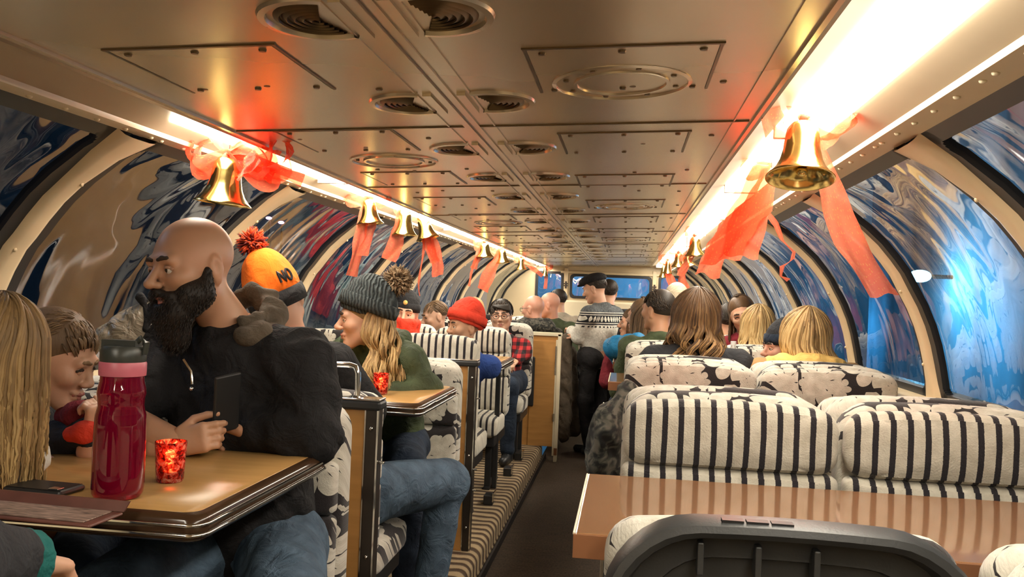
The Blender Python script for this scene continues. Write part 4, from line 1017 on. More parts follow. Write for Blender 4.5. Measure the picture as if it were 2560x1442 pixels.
def head_blob(c, R, s=1.0, child=False, nose=1.0, ears=True, neck=None, fine=True):
    b = Blob(.018); c = V(c)
    P = lambda x, y, z: c + R @ V((x*s, y*s, z*s))
    Rn = np.array(R)
    E = lambda x, y, z, a, bb, d, k=.018, sub=False: b.ell(P(x, y, z), (a*s, bb*s, d*s), Rn, k*s, sub)
    E(0, -.014, .034, .077, .099, .088); E(0, .028, -.018, .066, .068, .085, .03)
    jw = .044 if not child else .038
    for q in (-1, 1):
        b.cone(P(q*jw, .004, -.058), P(q*.014, .066, -.100), .030*s, .023*s, .025*s)
        E(q*.040, .064, -.022, .026, .028, .024)
    E(0, .074, -.100, .024, .021, .018, .015)
    b.cone(P(-.036, .083, .022), P(.036, .083, .022), .014*s, .014*s, .014*s)
    for q in (-1, 1): E(q*.031, .103, .001, .018, .016, .012, .012, True)
    n0 = nose
    b.cone(P(0, .090, .012), P(0, .090+.027*n0, -.026), .0085*s, .0115*s, .010*s)
    E(0, .090+.027*n0, -.029, .013, .013, .011, .006)
    for q in (-1, 1): E(q*.012, .098+.008*n0, -.034, .010, .011, .0085, .006)
    E(0, .090, -.062, .025, .013, .010, .008); E(0, .088, -.076, .021, .012, .0085, .006); E(0, .106, -.0685, .028, .009, .0022, .003, True)
    if ears:
        for q in (-1, 1):
            E(q*.078, -.010, -.006, .010, .021, .032, .008); E(q*.075, -.012, -.036, .008, .012, .012, .008)
            E(q*.091, -.006, -.004, .008, .011, .019, .005, True)
    if neck is not None: b.cone(P(0, -.022, -.055), neck, (.054 if not child else .043)*s, (.060 if not child else .046)*s, .03*s)
    return b
def face_bits(root, c, R, s=1.0, brow='brow', lips=True, closed=False, eyes=True):
    c = V(c); P = lambda x, y, z: c + R @ V((x*s, y*s, z*s)); R3 = R
    if eyes:
        for q in (-1, 1):
            mb = MB(); mb.ball(P(q*.031, .0830, .000), .0112*s, 14, 10)
            if not closed: mb.cur = 1; mb.ball(P(q*.031+.001, .0892, .0), .0066*s, 10, 8)
            mb.build('eye', ['eye', 'iris'] if not closed else ['skin'], root, 180)
            b = Blob(.004*s)
            for t in range(5):
                a = -1+.5*t; b.cone(P(q*.031+a*.0125, .0925-.006*a*a, .0070-.0055*a*a), P(q*.031+(a+.01)*.0125, .0925-.006*a*a, .0070-.0055*a*a), .0042*s)
            solid('eyelid', b.mesh(.0022*s), M['brow'] if closed else M['lidskin'], root)
    for q in (-1, 1):
        b = Blob(.004); pts = [P(q*x, y, z) for x, y, z in ((.012, .0995, .026), (.026, .0985, .0295), (.038, .0925, .0275), (.045, .0885, .0245))]
        b.chain(pts, [.0045*s, .005*s, .0045*s, .003*s]); solid('eyebrow', b.mesh(.0022*s), brow, root)
    if lips:
        b = Blob(.004)
        b.chain([P(-.021, .0905, -.066), P(-.008, .1005, -.0625), P(0, .1015, -.064), P(.008, .1005, -.0625), P(.021, .0905, -.066)], [.0025*s, .0045*s, .004*s, .0045*s, .0025*s])
        b.chain([P(-.019, .0895, -.070), P(0, .0985, -.0755), P(.019, .0895, -.070)], [.0025*s, .0055*s, .0025*s])
        solid('lips', b.mesh(.0018*s), 'lips', root)
M['lidskin'] = skin('eyelid_skin', (.50, .28, .18))
def hand(b, w, f, n, side=1, curl=(.5, .6, .7, .8), s=1.0, thumb=.5, spread=0.0):
    """hand at wrist w pointing along f, palm facing n; thumb on side of f x n"""
    w = V(w); f = V(f).normalized(); n = V(n); n = (n-f*n.dot(f)).normalized(); r = f.cross(n)*side
    k = .0032
    b.cone(w, w+f*.03*s, .027*s, .028*s, .012, False, (n, .72))
    for q in (.022, .006, -.010, -.024): b.cone(w+f*.03*s+r*q*.8*s, w+f*.084*s+r*q*1.15*s, .0165*s, .0125*s, .012, False, (n, .85))
    for i, (o, L) in enumerate(((.026, .076), (.0085, .084), (-.0095, .078), (-.026, .062))):
        p = w+f*.084*s+r*o*s; d = (f+r*spread*o*10).normalized(); c = curl[i]
        for j, (q, ra, rb) in enumerate(((.44, .0098, .0088), (.32, .0088, .0080), (.24, .0080, .0066))):
            a = c*(1.0, 1.25, .8)[j]; ax = d.cross(n)
            if j == 0: nn = n
            d2 = (d*math.cos(a)+nn*math.sin(a)).normalized(); nn = (nn*math.cos(a)-d*math.sin(a)).normalized(); d = d2
            e = p+d*L*q*s; b.cone(p, e, ra*s, rb*s, k); p = e
    p = w+f*.022*s+r*.026*s; d = (f*.75+r*.65+n*(.25+.5*thumb)).normalized(); e = p+d*.042*s
    b.cone(p, e, .0145*s, .011*s, .01); d = (f*.9+r*(.35-.5*thumb)+n*.55*thumb).normalized(); e2 = e+d*.034*s; b.cone(e, e2, .011*s, .0098*s, k)
    d = (f*.95+n*.5*thumb-r*.15*thumb).normalized(); b.cone(e2, e2+d*.026*s, .0098*s, .0078*s, k)
def arm_chain(b, S, El, Wr, r=(.058, .046, .047, .034), k=.02):
    m = V(S).lerp(V(El), .5); b.cone(S, El, r[0], r[1], k); b.cone(El, Wr, r[2], r[3], k)
def locks(name, mat, root, gens, n=6):
    """tapered hair locks; gens yields (points, radius, tint)"""
    vs = []; fs = []; tint = []; off = 0
    for pts, rad, tn in gens:
        mb = MB(); k = len(pts); rr = [rad*(.55+.45*min(1, i/(k*.2)))*(1-(max(0, i/(k-1)-.55)/.45)**1.5*.85) for i in range(k)]
        mb.tube(pts, rr, n, True, .55); vs += mb.v; fs += [tuple(i+off for i in f) for f in mb.f]
        for i in range(k): tint += [max(0, min(1, tn[0]+(tn[1]-tn[0])*i/(k-1)))]*n
        off += len(mb.v)
    me = bpy.data.meshes.new(name); me.from_pydata(vs, [], fs)
    a = me.attributes.new('tint', 'FLOAT', 'POINT'); a.data.foreach_set('value', np.array(tint, np.float32))
    return finish(me, name, mat, root, 180)
def long_hair(root, c, R, s, mat, length, nl=120, wave=.012, freq=22, seed=1, rad=.0075, vol=1.0, tint=(.25, .75), part=0.0, front=True, spreadr=.02, drape=None, wide=1.0, lean=V((0, 0, 0))):
    """hair grown from the crown over the skull, then falling with waves"""
    r = random.Random(seed); c = V(c)
    def gen():
        for i in range(int(nl*1.55)):
            # start along the parting
            y0 = r.uniform(-.075, .075); sd = 1 if i % 2 else -1
            az = r.uniform(-1, 1)
            th = (r.uniform(.02, .16)) * 1.0
            # destination azimuth around the head: 0 back .. 1 front side
            fr = r.uniform(0, 1)**.8
            ang = sd*(math.radians(-14)+fr*math.radians(140 if front else 115))    # measured from straight back
            lvl = r.uniform(.6, 1.12)
            pts = []; nsk = 9; ph = 6.28*math.sin(round(ang*4.5)*12.9898+seed) + r.uniform(-.5, .5); L = length*r.uniform(.78, 1.08); lay = vol*(1+r.uniform(-.02, .06))
            rx, ry, rz = .085*s*lay, .106*s*lay, .098*s*lay
            cc = V((0, -.014*s, .034*s))
            for j in range(nsk+1):
                t = j/nsk; ph_ = th+t*(PI*.56-th)
                a = ang*(.35+.65*t)
                x = rx*math.sin(ph_)*math.sin(a); y = -ry*math.sin(ph_)*math.cos(a)*(1) + (y0*s*(1-t)**2)*.5; z = rz*math.cos(ph_)
                pts.append(c + R @ (cc+V((x+part*s*(1-t)**2, y, z))))
            p = pts[-1].copy(); d = (pts[-1]-pts[-2]).normalized(); out = (p-c); out.z = 0; out = out.normalized(); st = .014*s
            nf = int(L/st); tz = out.cross(V((0, 0, 1)))
            for j in range(nf):
                d = (d*.6+V((0, 0, -1))*.55+out*(spreadr*(wide if j < nf*.5 else .4))).normalized(); p = p+d*st
                q = j*st*freq+ph
                fz = V((r.gauss(0, .0012), r.gauss(0, .0012), 0))*min(1, j/6); pts.append(p+fz+(tz*math.sin(q)+out*.7*math.cos(q*.9))*wave*min(1, j/7)*s + lean*(j/max(1, nf))**1.5)
            if drape: pts = [drape(q_) for q_ in pts]
            tn = r.uniform(*tint); yield pts, rad*s*r.uniform(.45, 1.0), (tn*.35, min(1, tn*1.25))
    b = Blob(.02); Rn = np.array(R); P = lambda x, y, z: c+R @ V((x*s, y*s, z*s))
    b.ell(P(0, -.018, .040), (.081*s*vol, .101*s*vol, .092*s*vol), Rn); b.ell(P(0, .088, -.045), (.074*s, .075*s, .100*s), Rn, .015, True); b.ell(P(0, .03, -.10), (.12*s, .09*s, .08*s), Rn, .012, True)
    solid('hair_base', b.mesh(.008*s), mat, root)
    return locks('hair', mat, root, gen())
def cap_hair(root, c, R, s, mat, vol=1.05, front=.045, low=-.06, seed=1, tufts=140, length=.045, nape=True, tint=(.2, .8), name='hair'):
    """short hair: skull cap plus short locks"""
    r = random.Random(seed); c = V(c)
    def gen():
        for i in range(int(tufts*3)):
            u = r.uniform(-1, 1); th = math.acos(r.uniform(-.32, 1)); a = r.uniform(-PI, PI)
            x = math.sin(th)*math.sin(a); y = -math.sin(th)*math.cos(a); z = math.cos(th)
            lim = front/.1                                        # keep the face free
            if y > .0 and (z < .52 - .25*(abs(x) > .6)): continue
            if y > -.25 and z < -.05: continue
            if z < low/.1+.25: continue
            p = V((x*.081*vol, -.014+y*.102*vol, .034+z*.092*vol)); tang = V((x*.5, y*.6-.5*(y < .3)+.6*(y > .3), -.35)); nrm = V((x, y, z)); tang = (tang-nrm*tang.dot(nrm)).normalized()
            pts = [c+R @ ((p+tang*length*t+nrm*.005*math.sin(t*3)-nrm*.008*t*t)*s) for t in (0, .25, .5, .75, 1)]
            tn = r.uniform(*tint); yield pts, .0040*s, (tn*.6, tn)
    b = Blob(.02); Rn = np.array(R); P = lambda x, y, z: c+R @ V((x*s, y*s, z*s))
    b.ell(P(0, -.020, .042), (.0805*s*vol, .100*s*vol, .090*s*vol), Rn)
    b.ell(P(0, .085, -.05), (.088*s, .075*s, .098*s), Rn, .015, True); b.ell(P(0, .02, -.095), (.12*s, .10*s, .09*s), Rn, .012, True)
    v, f = b.mesh(.007*s); o = solid(name, (v, f), mat, root)
    locks(name+'_locks', mat, root, gen()); return o
def beanie(root, c, R, s, mat, cuff=None, rise=.06, back=-.02, name='beanie', low=.03, tilt=.0, folds=None, k=1.0):
    """knitted hat pulled over the skull"""
    c = V(c); P = lambda x, y, z: c+R @ V((x*s, y*s, z*s)); Rn = np.array(R @ Matrix.Rotation(tilt, 3, 'X'))
    b = Blob(.03); b.ell(P(0, -.022, .055), (.090*s*k, .112*s*k, .098*s*k), Rn); b.ell(P(0, -.035, .085+rise*.6), (.066*s, .076*s, .066*s), Rn, .04)
    b.ell(P(0, .03+.0, low-.135), (.2*s, .25*s, .13*s), Rn, .008, True)
    o = solid(name, b.mesh(.006*s, folds), mat, root)
    if cuff:
        mb = MB(); n = 40; vs = []; q = Matrix.Rotation(tilt, 3, 'X')
        for zz, e in ((low-.006, 1.0), (low-.008, 1.035), (low+.02, 1.05), (low+.045, 1.035), (low+.048, .98)):
            for j in range(n):
                a = 2*PI*j/n; rib = 1+.008*math.sin(j*PI)
                p = V((.092*k*e*math.sin(a), -.022+.114*k*e*math.cos(a), 0)); p = q @ V((p.x, p.y+.022, zz-.055)) + V((0, -.022, .055)); vs.append(c+R @ (p*s))
        mb.add(vs, [(i*n+j, i*n+(j+1) % n, (i+1)*n+(j+1) % n, (i+1)*n+j) for i in range(4) for j in range(n)]); mb.build('cuff', cuff, root, 180)
    return o
def pompom(root, c, r, mat, n=150, seed=3, hairy=1.0):
    rr = random.Random(seed); c = V(c)
    def gen():
        for i in range(n):
            d = V((rr.gauss(0, 1), rr.gauss(0, 1), rr.gauss(0, 1))).normalized(); L = r*rr.uniform(.85, 1.12)*hairy; s2 = V((rr.gauss(0, 1), rr.gauss(0, 1), rr.gauss(0, 1)))*.18
            tn = rr.uniform(.2, .9); yield [c+d*L*.35, c+(d+s2*.3).normalized()*L*.7, c+(d+s2).normalized()*L], r*.11, (tn, tn)
    mb = locks('pompom', mat, root, gen()); return mb
def body(label, cat, head, yaw, pitch=0, roll=0, s=1.0, skinm='skin', top='jblack', legs='denimd', hip=None, byaw=None, arms=None, lean=(0, 0, 0), shw=.175, bulk=1.0, child=False, nose=1.0, brow='brow', face=True, fine=.0045, closed=False, lips=True, eyes=True, ears=True, seated=True, knees=None, ankles=None, folds=((.009, 30, .4), (.004, 75, 1.1)), topvox=.011, long_top=0.0, name='person', hands=((.5, .55, .6, .65),)*2, collar=True, handdir=None, neckoff=(0, -.05, -.19), nb=None, sleeve=(1, 1), armr=1.0, thigh=1.0):
    """one person: head at point, body under it; returns root, axes and joints"""
    R = frame(yaw, pitch, roll); c = V(head); by = yaw if byaw is None else byaw; B = frame(by)
    o = thing(name, label, cat, (0, 0, 0))
    fw = B @ V((0, 1, 0)); rt = B @ V((1, 0, 0)); up = V((0, 0, 1))
    nb = V(nb) if nb is not None else c + R @ V((neckoff[0]*s, .5*neckoff[1]*s, .5*neckoff[2]*s)) + V((0, 0, .5*neckoff[2]*s))+fw*.5*neckoff[1]*s
    if hip is None: hip = V((nb.x, nb.y, PZ+.60)) - fw*.03
    hip = V(hip); ch = nb.lerp(hip, .38)
    S = [nb + rt*(q*shw*s) - up*.055*s - fw*.01 for q in (-1, 1)]
    if arms is None: arms = [None, None]
    J = []
    for i, q in enumerate((-1, 1)):
        if arms[i] is None:
            El = S[i]-up*.26*s+rt*q*.05+fw*.06; Wr = El+fw*.21*s-rt*q*.09+up*.02
        else: El, Wr = V(arms[i][0]), V(arms[i][1])
        J.append((S[i], El, Wr))
    HJ = [hip+rt*q*.095*s for q in (-1, 1)]
    if seated:
        K = [h+fw*.385*s+rt*q*.05 for h, q in zip(HJ, (-1, 1))]; A = [V((k.x, k.y, PZ+.09))-fw*.03 for k in K]
        for k in K: k.z = hip.z+.0
    else:
        K = [h-up*(h.z-.09)*.48+fw*.03 for h in HJ]; A = [V((h.x, h.y, .09)) for h in HJ]
    if knees: K = [V(k) if k is not None else K[i] for i, k in enumerate(knees)]
    if ankles: A = [V(a) if a is not None else A[i] for i, a in enumerate(ankles)]
    # body: face at fine detail, the rest under the clothes, all one mesh
    hb = head_blob(c, R, s, child, nose, ears, nb); parts = [hb.mesh(fine*s)]
    b = Blob(.03); b.cone(nb, ch, .07*s, .12*s); b.cone(ch, hip, .12*s, .12*s)
    for i in (0, 1): b.cone(nb, S[i], .05*s, .045*s); arm_chain(b, *J[i], (.042*s*armr, .036*s*armr, .038*s*armr, .027*s*armr)); b.cone(HJ[i], K[i], .07*s, .05*s); b.cone(K[i], A[i], .045*s, .035*s)
    parts.append(b.mesh(.010 if fine < .004 else .014))
    hbl = Blob(.006)
    for i, q in enumerate((-1, 1)):
        El, Wr = J[i][1], J[i][2]; f = (Wr-El).normalized()
        nrm = (V((0, 0, -1)) if abs(f.z) < .8 else -rt*q)
        if handdir and handdir[i]: f, nrm = V(handdir[i][0]).normalized(), V(handdir[i][1])
        hbl.cone(Wr-f*.05*s, Wr, .030*s, .027*s, .02); hand(hbl, Wr, f, nrm, q, hands[i] if len(hands) > i else hands[0], s*(.92 if not child else .75))
    parts.append(hbl.mesh(.004 if fine < .006 else .006))
    solid('body', parts, skinm, o)
    if face: face_bits(o, c, R, s, brow, lips, closed, eyes)
    # clothes
    t = Blob(.05); bw = bulk
    t.cone(nb+fw*.012-up*.03, ch, .085*s*bw, .15*s*bw, .06, False, (fw, .82)); t.cone(ch, hip+up*(.02-long_top), .15*s*bw, .155*s*bw, .06, False, (fw, .85))
    for i in (0, 1):
        t.cone(nb-up*.03, S[i], .068*s*bw, .072*s*bw, .05)
        if sleeve[i] > 0: arm_chain(t, J[i][0], J[i][1], J[i][1].lerp(J[i][2], .92*sleeve[i]), (.074*s*bw, .062*s*bw, .062*s*bw, .045*s*bw), .025)
        else: t.cone(J[i][0], J[i][0].lerp(J[i][1], 1+sleeve[i]), .074*s*bw, .064*s*bw, .025)
    if collar:
        for j in range(10):
            a = 2*PI*j/10; p0 = nb+fw*(.07*s*math.cos(a)+.012)+rt*.07*s*math.sin(a)+up*(.012-.03*math.cos(a)); a2 = 2*PI*(j+1)/10; p1 = nb+fw*(.07*s*math.cos(a2)+.012)+rt*.07*s*math.sin(a2)+up*(.012-.03*math.cos(a2)); t.cone(p0, p1, .018*s, .018*s, .02)
    solid('jacket', t.mesh(topvox, folds), top, o)
    l = Blob(.03); l.cone(HJ[0], HJ[1], .115*s, .115*s)
    for i in (0, 1): l.cone(HJ[i], K[i], .095*s*thigh, .078*s*thigh, .04); l.cone(K[i], A[i]+up*.02, .074*s, .056*s, .03)
    solid('trousers', l.mesh(topvox, ((.006, 30, 1.1),)), legs, o)
    for i in (0, 1):
        sh = Blob(.015); sh.cone(A[i]-up*.045-fw*.03, A[i]-up*.052+fw*.13*s, .042*s, .036*s, .015); sh.cone(A[i], A[i]-up*.04, .045*s, .045*s)
        v, f = sh.mesh(.010); v[:, 2] = np.maximum(v[:, 2], A[i].z-.088); solid('shoe', (v, f), 'black', o)
    return o, R, dict(nb=nb, ch=ch, hip=hip, S=S, J=J, K=K, A=A, fw=fw, rt=rt, c=c, P=lambda x, y, z: c+R @ V((x*s, y*s, z*s)))
M['creamhat'] = cloth('cream_knit', (.50, .42, .30), .15)
# ------------------------------------------------------------------ the bearded man
def beard(root, P, s, R):
    b = Blob(.02); Rn = np.array(R)
    for q in (-1, 1):
        b.cone(P(q*.072, .010, -.012), P(q*.066, .022, -.062), .012*s, .020*s); b.cone(P(q*.066, .022, -.062), P(q*.030, .070, -.100), .022*s, .034*s)
        b.cone(P(q*.004, .107, -.049), P(q*.030, .092, -.066), .0105*s, .0105*s, .008); b.cone(P(q*.030, .090, -.062), P(q*.030, .080, -.100), .011*s, .022*s, .01)
    b.ell(P(0, .075, -.118), (.050*s, .038*s, .042*s), Rn)
    for q in (-1, 1): b.ell(P(q*.054, .046, -.062), (.026*s, .040*s, .036*s), Rn); b.ell(P(0, .070, -.155), (.036*s, .030*s, .040*s), Rn); b.cone(P(0, .096, -.086), P(0, .088, -.11), .012*s, .022*s, .012)
    b.ell(P(0, .108, -.0695), (.020*s, .018*s, .0085*s), Rn, .006, True)
    v, f = b.mesh(.004); o = solid('beard', (v, f), 'beard', root)
    rr = random.Random(5)
    def gen():
        for i in rr.sample(range(len(v)), min(2600, len(v))):
            p = V(v[i]); d = (R @ V((rr.gauss(0, .25), .45, -1))).normalized(); loc = R.transposed() @ (p-P(0, 0, 0)); n = V((loc.x, loc.y-.02, 0)).normalized(); n = R @ n
            t = rr.uniform(.0, .7); yield [p-n*.003, p+n*.0025+d*.005*s, p+n*.002+d*.011*s], .0011, (t, t)
    locks('beard_hairs', 'beard', o, gen(), 4)
T = TZ+.032
man, R, j = body('bald man with dark beard in black jacket and jeans holding a phone', 'person', at(480, 668, 2.08), 154, -8, 4, 1.02, 'skin2', 'jblack', 'denim',
    hip=(-.98, 2.26, .74), byaw=168, nb=at(592, 846, 2.17), shw=.20, bulk=1.14, fine=.0032, topvox=.009, armr=1.25, thigh=1.22, nose=1.15,
    arms=[(at(778, 1085, 2.10), at(640, 1082, 2.06)), (at(300, 1050, 2.02), at(438, 1108, 1.95))], sleeve=(1, -.22),
    knees=[(-.735, 1.90, .70), (-1.13, 1.84, .70)], ankles=[(-.76, 1.86, .22), (-1.13, 1.80, .22)],
    hands=((.75, .8, .9, .9), (.62, .78, .85, .9)), handdir=[((-1, .1, .1), (.1, -.2, -1)), (at(570, 1078, 1.93)-at(438, 1108, 1.95), (.05, 1, -.12))], folds=((.014, 20, .4), (.007, 50, 1.4)))
beard(man, j['P'], 1.02, R)
b = Blob(.03); P = j['P']; fw, rt, nb = j['fw'], j['rt'], j['nb']; up = V((0, 0, 1))
hp = []
for k in range(13):                            # hood bunched round the back of the neck
    a = math.radians(-128+256*k/12); hp.append(nb + V((-.022, 0, -.022)) + (-fw)*(.105*math.cos(a)) + rt*(.125*math.sin(a)) + up*(.085*math.cos(a)**2*(1 if math.cos(a) > 0 else -.3) + .045))
for k in range(12):
    b.cone(hp[k], hp[k+1], .028+.008*math.sin(k*1.7), .028+.008*math.sin(k*1.7+1.7), .012)
    o1, o2 = (hp[k]-nb)*.78+nb+up*.040, (hp[k+1]-nb)*.78+nb+up*.040
    b.cone(o1, o2, .017+.004*math.sin(k*2.3), .017+.004*math.sin(k*2.3+2.3), .010)
solid('hood', b.mesh(.008, ((.008, 34, .3), (.004, 70, 1))), 'hood', man)
mb = MB(); mb.tube([P(-.028, .075, -.215), P(-.045, .07, -.245), P(-.05, .075, -.275)], .003, 6); mb.ball(P(-.05, .078, -.285), .006, 8, 6); mb.build('zip_pull', 'chrome', man)
ph = at(566, 1020, 1.995); o = thing('smartphone', 'dark smartphone held upright in the bearded man\'s hand', 'phone', ph)
o.rotation_euler = (math.radians(-12), math.radians(8), math.radians(240))
MB().box((-.036, -.0045, -.06), (.036, .0045, .085)).build('body', 'black', o, 0, .004); MB().box((-.033, -.0052, -.055), (.033, -.0044, .08)).build('screen', 'screen', o, 0)
# ------------------------------------------------------------------ boy leaning on the table
boy, R, j = body('boy with short brown hair leaning on the table behind the red bottle', 'person', at(140, 896, 1.98), -84, -20, 0, .90, 'skin', 'jdark', 'denimd', child=True, closed=True, fine=.0036, nose=.72,
    nb=at(78, 1030, 2.10), hip=(-1.50, 2.24, .74), byaw=-165, shw=.15, bulk=.92, brow='browl', arms=[(at(150, 1110, 1.93), at(228, 1082, 1.88)), (at(-60, 1120, 2.0), at(90, 1148, 1.86))], hands=((1.0, 1.1, 1.1, 1.1), (.3, .4, .4, .5)), handdir=[((.15, -.1, 1), (-.7, 0, .2)), None])
cap_hair(boy, j['c'], R, .90, 'h_light', 1.04, .05, -.05, 4, 300, .034)
b = Blob(.02); b.chain([at(178, 1085, 1.86), at(212, 1080, 1.85), at(236, 1078, 1.86)], [.018, .022, .018]); solid('orange_cuff', b.mesh(.006, ((.003, 60, 1),)), 'redwool', boy)
b = Blob(.02); b.chain([at(160, 1040, 1.95), at(190, 1035, 1.90), at(228, 1018, 1.93)], [.022, .026, .02]); solid('scarf', b.mesh(.006, ((.003, 60, 2),)), 'maroon', boy)
# ------------------------------------------------------------------ girl at the left edge
girl, R, j = body('girl with long straight blond hair and white top at the left edge', 'person', at(-45, 905, 1.58), 105, -8, 0, .92, 'skin', 'white', 'denimd', child=True, fine=.0042, nb=at(-85, 1085, 1.60), hip=(-1.40, 1.24, .74), byaw=15, shw=.12, bulk=.72, brow='browl',
    arms=[((-1.40, 1.50, 1.06), (-1.30, 1.70, 1.06)), (at(-240, 1150, 1.55), at(-200, 1200, 1.72))])
long_hair(girl, j['c'], R, .92, 'h_dkblond', .30, 300, .004, 10, 2, .0068, 1.10, (.35, .8), spreadr=.0)
sl, R, j = body('person beyond the left edge, only a black sleeve, hand and teal wristband showing', 'person', (-1.12, .62, 1.42), 0, 0, 0, 1.0, 'skin', 'jdark', 'denimd', hip=(-1.10, .62, .73), nb=(-1.10, .62, 1.21), byaw=-8, fine=.006,
    arms=[((-1.42, .82, 1.06), (-1.30, 1.05, 1.08)), (at(-150, 1400, .90), at(18, 1406, 1.0))], hands=((.3, .3, .4, .4), (.5, .6, .6, .7)), topvox=.01)
q = j['J'][1]; f = (q[2]-q[1]).normalized(); b = Blob(.008); u1 = f.orthogonal().normalized(); u2 = f.cross(u1)
for t in (-.008, .008):
    for k in range(14):
        a, a2 = 2*PI*k/14, 2*PI*(k+1)/14; w0 = q[2]+f*(.020+t)
        b.cone(w0+(u1*math.cos(a)+u2*math.sin(a))*.034, w0+(u1*math.cos(a2)+u2*math.sin(a2))*.034, .008, .008)
solid('wristband', b.mesh(.0035, ((.002, 120, 1),)), 'teal', sl)
# ------------------------------------------------------------------ orange hat
oh, R, j = body('person in orange pompom hat and black jacket, seen from behind, in blue jeans', 'person', at(694, 752, 3.02), 24, -4, -25, 1.0, 'skin', 'jblack', 'denim', hip=(-.98, 3.0, .72), nb=at(735, 868, 3.0), byaw=-12, face=False, bulk=1.05, fine=.006,
    knees=[(-1.08, 3.42, .70), (-.66, 3.34, .70)], ankles=[(-1.08, 3.40, .22), (-.70, 3.22, .22)], thigh=1.12, arms=[None, ((-.90, 3.03, 1.00), (-1.0, 3.24, 1.07))])
P = j['P']; hR = R
cap_hair(oh, j['c'], R, 1.0, 'h_dark', 1.0, .05, -.06, 6, 60, .03)
hat = beanie(oh, j['c'], R, 1.03, 'orange', 'jblack', .065, low=-.012, tilt=.12, folds=((.005, 40, 2.0),), name='hat', k=1.06)
pompom(hat, P(0, -.035, .225), .054, 'pom', 260, 3)
def hatpt(az, z):       # point on the hat side, az from the back of the head
    e = math.sqrt(max(.1, 1-((z-.055)/.115)**2)); x = .0985*1.03*e*math.sin(az); y = -.022-.121*1.03*e*math.cos(az); return P(x, y, z)
def letters(strokes, az0, z0, w, h):
    for st in strokes:
        pts = []
        for i in range(len(st)-1):
            for t in range(5): pts.append((st[i][0]+(st[i+1][0]-st[i][0])*t/5, st[i][1]+(st[i+1][1]-st[i][1])*t/5))
        pts.append(st[-1]); yield [hatpt(az0+u*w, z0+v*h) for u, v in pts]
for nm, az0, st in (('N', .30, [[(0, 0), (0, 1), (1, 0), (1, 1)]]), ('O', .60, [[(.5+.5*math.cos(a*PI/8), .5+.5*math.sin(a*PI/8)) for a in range(17)]])):
    for pts in letters(st, az0, .048, .20, .040): mb = MB(); mb.tube(pts, .0048, 6); mb.build('lettering', 'black', hat)
# ------------------------------------------------------------------ woman in the green parka
gw, R, j = body('woman with long wavy hair in grey fur-pompom beanie and olive parka', 'person', at(912, 795, 3.62), 114, -6, -2, 1.0, 'skin', 'green', 'denimd', hip=(-1.05, 3.92, .73), nb=at(940, 864, 3.74), byaw=150, shw=.19, bulk=1.15, fine=.0042,
    arms=[(at(1062, 975, 3.66), at(985, 985, 3.52)), (at(830, 960, 3.6), at(900, 988, 3.5))], folds=((.010, 26, .9), (.005, 60, .2)), knees=[(-.86, 3.52, .70), (-1.1, 3.5, .70)], ankles=[(-.86, 3.56, .22), (-1.1, 3.5, .22)])
P = j['P']; fw, rt, nb = j['fw'], j['rt'], j['nb']
hat = beanie(gw, j['c'], R, 1.02, 'knit', 'knit', .05, low=.034, tilt=.42, folds=((.004, 70, .5),), k=1.08)
pompom(hat, P(.0, -.150, .150), .062, 'fur', 420, 8, 1.1)
def overs(q): return q
long_hair(gw, j['c'], R, 1.0, 'h_dkblond', .33, 420, .022, 38, 11, .0058, 1.06, (.35, .95), front=False, spreadr=.026, wide=1.4, lean=V((.07, -.05, 0)))
b = Blob(.03)
for k in range(12):
    a = math.radians(-150+300*k/11); p = nb-fw*.095*math.cos(a)+rt*.135*math.sin(a)+V((0, 0, .02+.02*math.cos(a))); a2 = math.radians(-150+300*(k+1)/11); p2 = nb-fw*.095*math.cos(a2)+rt*.135*math.sin(a2)+V((0, 0, .02+.02*math.cos(a2))); b.cone(p, p2, .036, .036, .02)
solid('hood', b.mesh(.009, ((.008, 40, .3),)), 'green', gw)
for pp in (at(925, 925, 3.50),): MB().ball(pp, .006, 8, 6).build('snap_button', 'chrome', gw)
# ------------------------------------------------------------------ the rest of the left side
def glasses(root, P, mat='black'):
    for q in (-1, 1):
        pts = [P(q*.032+.024*math.cos(a*PI/8), .113-.004*abs(math.cos(a*PI/8)), .000+.018*math.sin(a*PI/8)) for a in range(17)]
        mb = MB(); mb.tube(pts, .0022, 6, False); mb.build('glasses_rim', mat, root); MB().tube([P(q*.056, .109, .004), P(q*.080, .07, .006), P(q*.083, -.01, .008)], .002, 6).build('glasses_arm', mat, root)
    MB().tube([P(-.008, .116, .004), P(.008, .116, .004)], .002, 6).build('glasses_bridge', mat, root)
p, R, j = body('person muffled in a red scarf and black beanie, pale camouflage top, behind the parka', 'person', at(1012, 785, 5.86), 190, 0, -6, 1.08, 'skin', 'camo', 'denimd', hip=(-1.50, 5.93, .73), byaw=180, fine=.006, topvox=.014, bulk=1.05)
beanie(p, j['c'], R, 1.02, 'jblack', 'jblack', .02, low=.028, k=1.02); b = Blob(.02); P = j['P']
for z, r_ in ((-.045, .088), (-.075, .085), (-.11, .088)):
    for k in range(14): a, a2 = 2*PI*k/14, 2*PI*(k+1)/14; b.cone(P(r_*math.sin(a), .02+r_*1.08*math.cos(a), z), P(r_*math.sin(a2), .02+r_*1.08*math.cos(a2), z), .022, .022)
solid('scarf', b.mesh(.008, ((.004, 60, 1),)), 'redwool', p); MB().disc((0, 0, 0), .001, 6).build
tgm = MB(); tgm.ball(P(0, .095, .075), .016, 10, 6, (1, .4, 1)); tgm.build('badge', 'yellow', p)
p, R, j = body('boy with brown hair looking down, between the parka and the red beanie', 'person', at(1088, 790, 7.0), 118, -14, 0, 1.0, 'skin', 'camo', 'denimd', hip=(-1.52, 7.10, .72), byaw=175, child=True, closed=True, fine=.006, topvox=.014, shw=.15, bulk=.9)
